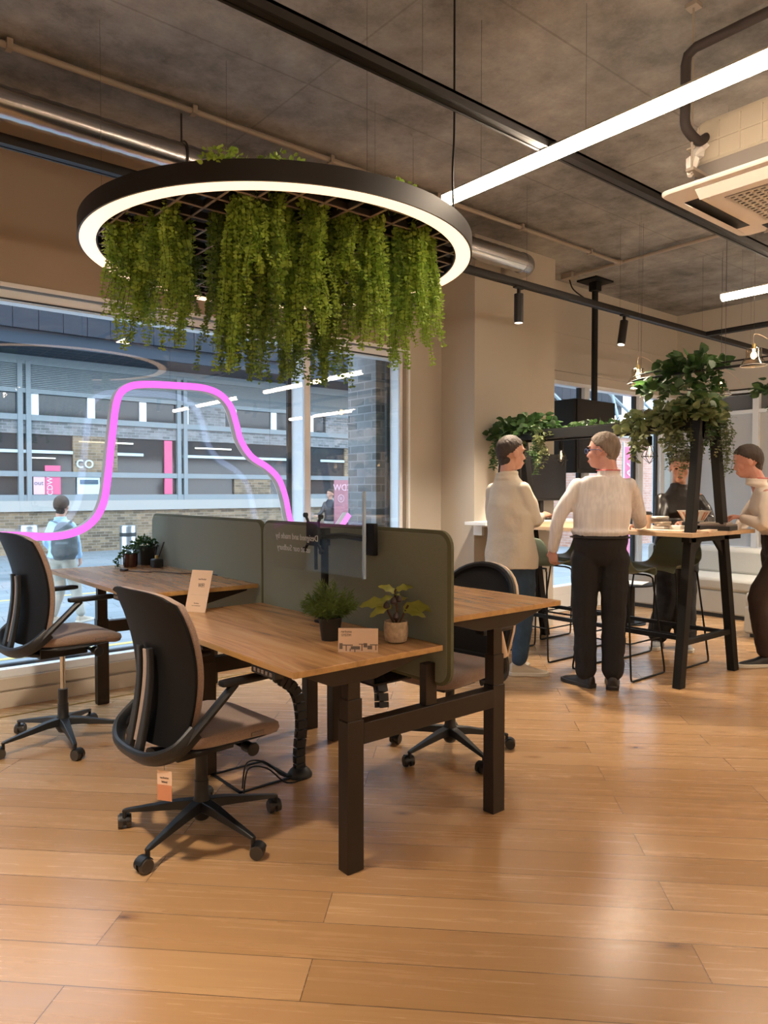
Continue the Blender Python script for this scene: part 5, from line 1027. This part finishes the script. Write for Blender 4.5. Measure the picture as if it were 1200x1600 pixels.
def hand(q, w, d, pn, curl=.6, s=1.0, side=1):
    """w wrist, d pointing direction, pn palm normal"""
    w = Vector(w); d = Vector(d).normalized(); pn = Vector(pn); pn = (pn-d*pn.dot(d)).normalized(); a = d.cross(pn)*side
    rr = []
    for t_, wd, th in ((-.01, .026, .019), (.02, .030, .016), (.055, .039, .015), (.088, .040, .012)): rr.append([w+d*t_*s+a*(math.cos(x)*wd*s)+pn*(math.sin(x)*th*s) for x in [2*PI*k/14 for k in range(14)]])
    q.loft(rr)
    for k, (o, L) in enumerate(((.029, .068), (.010, .078), (-.010, .073), (-.029, .056))):
        P = [w+d*.075*s+a*o*s]; ang = 0; seg = (L*.45, L*.32, L*.25)
        for j, l_ in enumerate(seg): ang += curl*(.5, .9, .6)[j]; P.append(P[-1]+(d*math.cos(ang)+pn*math.sin(ang))*l_*s)
        limb(q, P, [.0092*s, .0085*s, .0078*s, .0068*s], 10, 2)
    P = [w+d*.018*s+a*.026*s, w+d*.050*s+a*.050*s+pn*.012*s, w+d*.078*s+a*.052*s+pn*.026*s*(1+curl)]; limb(q, P, [.013*s, .0105*s, .0085*s], 10, 2)
def hair(name, m, parent, p, R, s=1.0, th=.0045, top=.46, side=-.02, back=-.62, seed=1, vol=1.0):
    q = MB(); N_, K_ = 40, 24; vs = []; rn = random.Random(seed)
    def pt(a, b, o):
        x, y, z = math.cos(b)*math.cos(a), math.cos(b)*math.sin(a), math.sin(b); k = 1+.03*noise.noise(Vector((x*6, y*6, z*2+seed)))
        return p(-.012+x*(.100+o)*k, y*(.077+o)*k, .028+z*((.094 if z > 0 else .122)+o*(1.0+.5*vol*(z > .3)))*k)
    def keep(a, b):
        x = math.cos(b)*math.cos(a); z = math.sin(b); lim = top*max(0, x)+side*(1-abs(x)) + back*max(0, -x) if x < 0 else side+(top-side)*min(1, x*1.25)
        return z > lim
    for i in range(N_):
        for j in range(K_):
            a0, a1 = 2*PI*i/N_, 2*PI*(i+1)/N_; b0, b1 = -PI/2+PI*j/K_, -PI/2+PI*(j+1)/K_
            if keep((a0+a1)/2, (b0+b1)/2): q.add([pt(a0, b0, th), pt(a1, b0, th), pt(a1, b1, th), pt(a0, b1, th), pt(a0, b0, -.006), pt(a1, b0, -.006), pt(a1, b1, -.006), pt(a0, b1, -.006)], [(0, 1, 2, 3), (7, 6, 5, 4), (0, 4, 5, 1), (1, 5, 6, 2), (2, 6, 7, 3), (3, 7, 4, 0)])
    q.ell(p(-.050, 0, -.050), (.044*s, .058*s, .060*s), R, 16, 12)
    return addmesh(name, remesh(q, .0045, name, m, 8, (.0022, 90, 25)), parent)
def shoe(q, a, d, L=.29, w=.05, h=.098):
    """a = heel point on floor, d = toe direction"""
    a = Vector(a); d = Vector((d[0], d[1], 0)).normalized(); s = Vector((-d.y, d.x, 0)); rr = []
    for u, ww, hh in ((0, .55, .75), (.04, .78, .98), (.2, .86, 1.0), (.38, .84, .92), (.55, .95, .70), (.75, 1.0, .54), (.92, .82, .44), (1.0, .45, .32)):
        c = a+d*(u*L); r = []
        for k in range(16):
            x = 2*PI*k/16; r.append(c+s*(math.cos(x)*w*ww*(1 if math.sin(x) < 0 else .88))+Vector((0, 0, max(.006, h*hh*(.5+.5*math.sin(x))))))
        rr.append(r)
    q.loft(rr)
def sole(q, a, d, L=.30, w=.054, h=.030):
    a = Vector(a)-Vector((d[0], d[1], 0)).normalized()*.005; d = Vector((d[0], d[1], 0)).normalized(); s = Vector((-d.y, d.x, 0)); o = []
    for u, ww in ((0, .5), (.03, .75), (.2, .85), (.38, .78), (.58, .92), (.76, 1.0), (.92, .82), (1, .45)): o.append((u*L, w*ww))
    poly = [a+d*u+s*v for u, v in o]+[a+d*u-s*v for u, v in reversed(o)]
    q.loft([[p+Vector((0, 0, .001)) for p in poly], [p+Vector((0, 0, h)) for p in poly]])
def person(name, label, loc, J, look, skin='skin', shirt='shirtbeige', legs='jean', shoes=('shoecream', 'shoesole'), hairm='hairdark', hairk={}, waist=.165, chest=.18, belly=.0, hands=(), hem=None, sl=.9, toe=None, coarse=1.0, trouser_r=(.098, .075, .058), shirt_wr=.011, collar=True, headk=1.10, tuck=False, depth=.115, shoeL=.29, neckr=.056):
    """J: joints given in metres as (across, away, up) from the standing point, in the directions of RV and F0"""
    t = thing(name, label, 'person', (loc[0], loc[1], loc[2] if len(loc) > 2 else 0))
    def W(a): return RV*a[0]+F0*a[1]+Vector((0, 0, a[2] if len(a) > 2 else 0))
    j = {k: W(v) for k, v in J.items()}; lk = W(look)
    acr = (j['sr']-j['sl']); acr.z *= .3; ax = acr.normalized(); fw = Vector((0, 0, 1)).cross(ax).normalized()
    if 'fw' in J: fw = j['fw'].normalized(); 
    j['sl'] = j['sl'].lerp(j['sr'], .05)-Vector((0, 0, .025)); j['sr'] = j['sr'].lerp(j['sl'], .05)-Vector((0, 0, .025)); hc = j['head']-Vector((0, 0, .010)); nk = j['neck']; hips = (j['hl']+j['hr'])/2; hax = (j['hr']-j['hl']); hax.z = 0; hax = hax.normalized(); hfw = Vector((0, 0, 1)).cross(hax).normalized(); sh = (j['sl']+j['sr'])/2; half = (j['sr']-j['sl']).length/2
    # body
    q = MB(); p, R = head(q, hc, lk, Vector((0, 0, 1))+(nk-hc)*-0.6, headk)
    limb(q, [hc+R @ Vector((-.015, 0, -.05)), nk, sh+Vector((0, 0, -.04))], [neckr, neckr*1.02, neckr*1.35])
    ringloft(q, [(hips+Vector((0, 0, -.05)), hax*.12, hfw*.085), (hips+Vector((0, 0, .1)), hax*.125, hfw*.085), (hips.lerp(sh, .6), ax*.13, fw*.085), (sh+Vector((0, 0, -.09)), ax*half*.8, fw*.08), (sh+Vector((0, 0, 0)), ax*half*.5, fw*.055)])
    for s in 'lr':
        limb(q, [j['s'+s], j['e'+s], j['w'+s]], [.040, .032, .025]); limb(q, [j['h'+s], j['k'+s], j['a'+s]], [.07, .045, .034])
    for h in hands: hand(q, j['w'+h[0]], W(h[1]), W(h[2]), h[3], h[4] if len(h) > 4 else 1.0, h[5] if len(h) > 5 else 1)
    addmesh('body', remesh(q, .0058*coarse, 'body', M[skin], 3), t)
    # hair
    if hairm: hair('hair', M[hairm], t, p, R, **hairk)
    # shirt
    q = MB(); hz = hem if hem is not None else -.02
    base = hips+Vector((0, 0, hz)); wk = -.020 if tuck else .03; v0 = [(base, hax*(waist+wk), hfw*(depth+belly*.5+wk))]
    mid = hips.lerp(sh, .35); v0 += ([] if not tuck else [(hips+Vector((0, 0, .10)), hax*(waist+wk), hfw*(depth+belly+wk)), (hips+Vector((0, 0, .165)), hax*(waist+.014), hfw*(depth+belly+.016))])
    v0 += [] if tuck else [(hips+Vector((0, 0, max(hz+.03, .10 if tuck else 0))), hax*(waist+wk), hfw*(depth+belly+wk)), ]
    v0 += [(mid+fw*belly*.4, (hax+ax).normalized()*(waist+.0), fw*(depth+belly)), (hips.lerp(sh, .62), ax*chest, fw*(depth+.008+belly*.3)), (sh+Vector((0, 0, -.13)), ax*(half*1.08), fw*(depth+.005)), (sh+Vector((0, 0, -.05)), ax*half*1.10, fw*.098), (sh+Vector((0, 0, .015)), ax*half*1.0, fw*.088), (sh+Vector((0, 0, .055)), ax*half*.70, fw*.082), (nk+Vector((0, 0, -.055)), ax*.092, fw*.082), (nk+Vector((0, 0, -.022)), ax*(neckr+.018), fw*(neckr+.018))]
    ringloft(q, v0, 24, 2.4)
    for s in 'lr':
        e = j['e'+s]; w_ = j['w'+s]; end = e.lerp(w_, sl); limb(q, [j['s'+s]+Vector((0, 0, -.018)), j['s'+s].lerp(e, .5), e, e.lerp(end, .5), end], [.058, .060, .052, .046, .038], 16, 3)
    if collar: q.tube([nk+ax*math.cos(a)*(neckr+.014)+fw*math.sin(a)*(neckr+.016)+Vector((0, 0, -.016+.006*math.cos(a*1))) for a in [2*PI*k/20 for k in range(20)]], .012, 8, True, sq=1.5)
    addmesh('shirt' if shirt != 'leather' and shirt != 'puffer' else 'jacket', remesh(q, .0085*coarse, 'shirt', M[shirt], 5, (shirt_wr, 7, 5)), t)
    # trousers
    q = MB(); ringloft(q, [(hips+Vector((0, 0, -.08)), hax*.11, hfw*.085), (hips+Vector((0, 0, -.03)), hax*(waist-.012), hfw*(.105+belly*.3)), (hips+Vector((0, 0, .06)), hax*(waist+.002 if tuck else waist-.02), hfw*(depth+belly*.95+.004 if tuck else .10)), (hips+Vector((0, 0, .135 if tuck else .05)), hax*(waist+.002 if tuck else waist-.03), hfw*(depth+belly+.004 if tuck else .10))], 22)
    for s in 'lr': a_ = j['a'+s]; limb(q, [j['h'+s]+Vector((0, 0, -.03)), j['h'+s].lerp(j['k'+s], .5), j['k'+s], j['k'+s].lerp(a_, .6), a_+Vector((0, 0, .03))], [trouser_r[0], (trouser_r[0]+trouser_r[1])*.5, trouser_r[1], (trouser_r[1]+trouser_r[2])*.5, trouser_r[2]], 16, 3)
    addmesh('trousers', remesh(q, .0085*coarse, 'trousers', M[legs], 4, (.009, 6, 9)), t)
    if toe:
        for s, d in zip('lr', toe):
            d = W(d); a_ = j['a'+s]; hp = Vector((a_.x, a_.y, 0))-d.normalized()*.07; q = MB(); shoe(q, hp, d, shoeL); o = addmesh('shoe', remesh(q, .005*coarse, 'shoe', M[shoes[0]], 3), t)
            q = MB(); sole(q, hp, d, shoeL+.012); so = q.build('sole', M[shoes[1]], o, bevel=.004)
    return t, p, R, j, ax, fw, W
def lanyard(t, j, ax, fw, neckr=.056):
    nk = j['neck']; P = [nk+ax*math.cos(a)*(neckr+.020)+fw*math.sin(a)*(neckr+.03)+Vector((0, 0, -.006 - .03*max(0, math.sin(a)))) for a in [PI*1.0+PI*k/14 for k in range(15)]]
    MB().tube(P, .0075, 8, sq=.4).build('lanyard', M['lanyard'], t)
def glasses(t, p):
    q = MB()
    for sg in (-1, 1): q.tube([p(.098+.004*0, sg*.036+.024*math.cos(a), .0+.017*math.sin(a)) for a in [2*PI*k/16 for k in range(16)]], .0022, 6, True); q.tube([p(.096, sg*.060, .006), p(.05, sg*.078, .006), p(-.006, sg*.083, .006), p(-.025, sg*.083, -.010)], .0024, 6)
    q.tube([p(.100, -.012, .004), p(.106, 0, .006), p(.100, .012, .004)], .002, 6); q.build('glasses', M['lens'], t)
def face(t, p, R):
    for sg in (-1, 1): MB().ell(p(.078, sg*.031, .006), (.011, .013, .010), R, 12, 8).build('eye', M['eye'], t); MB().tube([p(.092, sg*.014, .026), p(.090, sg*.034, .031), p(.078, sg*.052, .024)], .0038, 6).build('eyebrow', M['hairdark'], t)
    MB().ell(p(.0925, 0, -.067), (.006, .022, .0065), R, 12, 8).build('lips', M['lip'], t)
# --- man in beige overshirt
t, p, R, j, ax, fw, W = person('person', 'person in beige overshirt and blue jeans seen from behind, head turned right', (4.37, 3.60),
    dict(head=(-.10, .01, 1.715), neck=(-.135, -.01, 1.565), sl=(-.235, .12, 1.465), sr=(-.02, -.12, 1.475), el=(-.20, .30, 1.20), er=(.065, -.08, 1.195), wl=(-.02, .44, 1.19), wr=(.155, .12, 1.215), hl=(-.16, .07, .92), hr=(-.03, -.07, .92), kl=(-.11, .18, .50), kr=(-.0, .0, .50), al=(-.13, .25, .10), ar=(-.04, -.02, .10)),
    (.95, .32, -.02), waist=.185, chest=.195, hem=-.09, hands=(('r', (.7, .55, .25), (-.2, .3, -1), .7, 1, 1), ('l', (.9, .2, .1), (0, 0, -1), .5)), toe=((1, .0), (1, -.05)), trouser_r=(.108, .080, .058), hairk=dict(seed=3, top=.52, back=-.82), depth=.125)
face(t, p, R)
# --- man in striped shirt
t, p, R, j, ax, fw, W = person('person', 'person in pale striped shirt, dark trousers and red lanyard, back turned to the viewer', (4.49, 3.03),
    dict(head=(.045, .05, 1.715), neck=(.075, -.0, 1.57), sl=(-.155, .04, 1.495), sr=(.225, -.06, 1.495), el=(-.285, .02, 1.20), er=(.345, .12, 1.20), wl=(-.305, .06, .985), wr=(.42, .38, 1.155), hl=(-.085, .0, .97), hr=(.110, -.04, .97), kl=(-.085, .02, .52), kr=(.115, -.02, .52), al=(-.07, .03, .09), ar=(.11, -.02, .09)),
    (-.80, .60, .0), skin='skinpink', shirt='shirtstripe', legs='black_trouser', shoes=('shoeblack', 'shoeblack'), hairm='hairgrey', waist=.188, chest=.205, belly=.025, hem=.04, tuck=True, hands=(('l', (.1, .25, -1), (.6, .7, .1), .8, 1.0, -1), ('r', (.3, 1, -.05), (0, 0, -1), .3)), toe=((-.5, .75), (.25, .85)), trouser_r=(.108, .086, .076), hairk=dict(seed=5, top=.50, back=-.88, side=-.12), depth=.125, neckr=.060, shoeL=.28)
lanyard(t, j, ax, fw, .060); glasses(t, p); face(t, p, R)
h = (j['hl']+j['hr'])/2; 
q = MB(); hax = (j['hr']-j['hl']).normalized(); hf = Vector((0, 0, 1)).cross(hax); q.tube([h+Vector((0, 0, .118))+hax*.194*math.cos(a)+hf*.156*math.sin(a) for a in [2*PI*k/36 for k in range(36)]], .018, 8, True, sq=.35); q.build('belt', M['shoeblack'], t)
# --- person in black leather jacket
t, p, R, j, ax, fw, W = person('person', 'person in black leather jacket leaning hands on the high table, half hidden by foliage', (6.14, 3.36),
    dict(head=(.035, -.06, 1.635), neck=(.05, .0, 1.485), sl=(.235, -.02, 1.385), sr=(-.115, .02, 1.385), el=(.275, -.12, 1.15), er=(-.155, -.12, 1.14), wl=(.09, -.36, 1.155), wr=(-.08, -.36, 1.15), hl=(.14, .05, .90), hr=(-.03, .07, .90), kl=(.12, .04, .48), kr=(-.02, .05, .48), al=(.11, -.02, .10), ar=(-.10, .06, .10)),
    (-.35, -.90, -.22), shirt='leather', legs='black_trouser', shoes=('shoegrey', 'shoesole'), hairm='hairblack', waist=.17, chest=.185, hem=.02, hands=(('l', (-1, -.25, -.12), (0, .0, -1), .25), ('r', (-.2, -1, -.1), (0, 0, -1), .25, 1, -1)), toe=((-.2, -1), (-.5, -.85)), trouser_r=(.12, .105, .095), hairk=dict(seed=8, th=.010, top=.42, back=-.6), shoeL=.26, sl=.95)
face(t, p, R)
# --- person at right edge
t, p, R, j, ax, fw, W = person('person', 'person in white shirt with red lanyard leaning on the table at the right edge', (6.06, 2.55),
    dict(head=(-.105, .06, 1.665), neck=(-.045, .03, 1.525), sl=(-.035, -.13, 1.42), sr=(.10, .22, 1.42), el=(-.10, -.20, 1.155), er=(.02, .36, 1.15), wl=(-.16, .02, 1.20), wr=(-.12, .22, 1.07), hl=(.12, -.09, .93), hr=(.14, .09, .93), kl=(-.06, -.06, .55), kr=(.16, .06, .50), al=(.02, -.02, .10), ar=(.24, -.10, .10)),
    (-.93, .30, -.25), skin='skinpink', shirt='shirtpeach', legs='brown_trouser', shoes=('shoeblack', 'shoesole'), waist=.175, chest=.19, hem=.04, tuck=True, hands=(('l', (-.5, .8, .15), (0, 0, -1), .8), ('r', (-1, -.2, -.2), (0, .2, -1), .8, 1, -1)), toe=((-1, -.05), (-.6, -.7)), trouser_r=(.105, .078, .062), hairk=dict(seed=9, top=.5, back=-.88, side=-.15), depth=.12)
lanyard(t, j, ax, fw)
# --- people on the street
t, p, R, j, ax, fw, W = person('person', 'pedestrian in light blue shirt with grey backpack walking past the window', (2.69, 9.68, GZ),
    dict(head=(.0, .02, 1.555), neck=(.0, -.02, 1.42), sl=(-.16, .04, 1.34), sr=(.17, -.04, 1.34), el=(-.20, .0, 1.08), er=(.22, -.02, 1.08), wl=(-.14, .12, .90), wr=(.20, .1, .86), hl=(-.08, .02, .86), hr=(.09, .0, .86), kl=(-.06, .08, .48), kr=(.16, .05, .46), al=(-.10, -.04, .1), ar=(.25, .0, .1)),
    (-.15, 1, -.05), shirt='shirtblue', legs='khaki', waist=.16, chest=.18, hem=.0, toe=((.1, 1), (.3, 1)), hands=(('l', (0, .3, -1), (1, 0, 0), .6), ('r', (0, .3, -1), (-1, 0, 0), .6)), coarse=1.5, hairk=dict(seed=12, th=.014, back=-.7))
q = MB(); RR = axes((j['sr']-j['sl']), (0, 0, 1)); c = (j['hl']+j['hr'])/2+Vector((0, 0, .24))-F0*.20+RV*.12
ringloft(q, [(c+Vector((0, 0, -.24)), RV*.13, F0*.07), (c+Vector((0, 0, -.15)), RV*.17, F0*.11), (c+Vector((0, 0, .05)), RV*.16, F0*.10), (c+Vector((0, 0, .2)), RV*.11, F0*.07), (c+Vector((0, 0, .25)), RV*.05, F0*.04)]); ringloft(q, [(c-F0*.10+Vector((0, 0, -.2)), RV*.09, F0*.04), (c-F0*.10+Vector((0, 0, -.02)), RV*.09, F0*.04)]); bp = bpy.data.objects.new('backpack', remesh(q, .014, 'backpack', M['backpack'], 6, (.012, 7, 7))); COL.objects.link(bp); bp.location = t.location; t.scale = bp.scale = (.95, .95, .95); tag(bp, 'grey backpack carried by the pedestrian in the light blue shirt', 'backpack')
q = MB(); q.tube([j['sl']+Vector((0, 0, .05)), c+Vector((-.05, 0, .22))], .018, 8, sq=.4); q.tube([j['sl']+Vector((0, 0, .05)), j['sl']+F0*.10-Vector((0, 0, .15)), c+F0*.22+Vector((0, 0, -.1))], .018, 8, sq=.4); q.tube([j['sr']+Vector((0, 0, .05)), c+Vector((.03, 0, .22))], .018, 8, sq=.4); o = q.build('strap', M['backpack'], bp)
P_ = dict(head=(.0, .02, 1.60), neck=(.0, 0, 1.46), sl=(-.16, .04, 1.38), sr=(.17, -.04, 1.38), el=(-.20, .0, 1.12), er=(.21, -.05, 1.12), wl=(-.14, .12, .90), wr=(.12, .1, .95), hl=(-.08, .02, .88), hr=(.09, .0, .88), kl=(-.06, .08, .48), kr=(.10, .0, .48), al=(-.10, .04, .1), ar=(.12, -.05, .1))
person('person', 'pedestrian in dark padded jacket cut off by the left edge of the photo', (2.62, 15.2, GZ), P_, (-1, .1, 0), shirt='puffer', legs='jean', waist=.19, chest=.21, hem=-.08, toe=((-1, .1), (-.9, .2)), hands=(('l', (-.3, .3, -1), (1, 0, 0), .6), ('r', (-.3, .3, -1), (-1, 0, 0), .6)), coarse=2, shoes=('shoeblack', 'shoeblack'), shirt_wr=.02)
P2 = dict(P_); P2.update(el=(-.20, -.10, 1.14), wl=(-.30, -.22, 1.02))
person('person', 'small distant person in a dark top beside the plum banner', (11.05, 15.6, GZ), P2, (-.7, -.7, 0), shirt='puffer', legs='khaki', waist=.15, chest=.17, hem=.0, toe=((-.5, -1), (-.2, -1)), hands=(('l', (-.8, -.3, .1), (0, 0, -1), .4), ('r', (0, 0, -1), (-1, 0, 0), .4)), coarse=2.4, hairm='hairdark')
for o in COL.objects:
    if o.parent is not None:
        for k in ('category',):
            if k in o: del o[k]
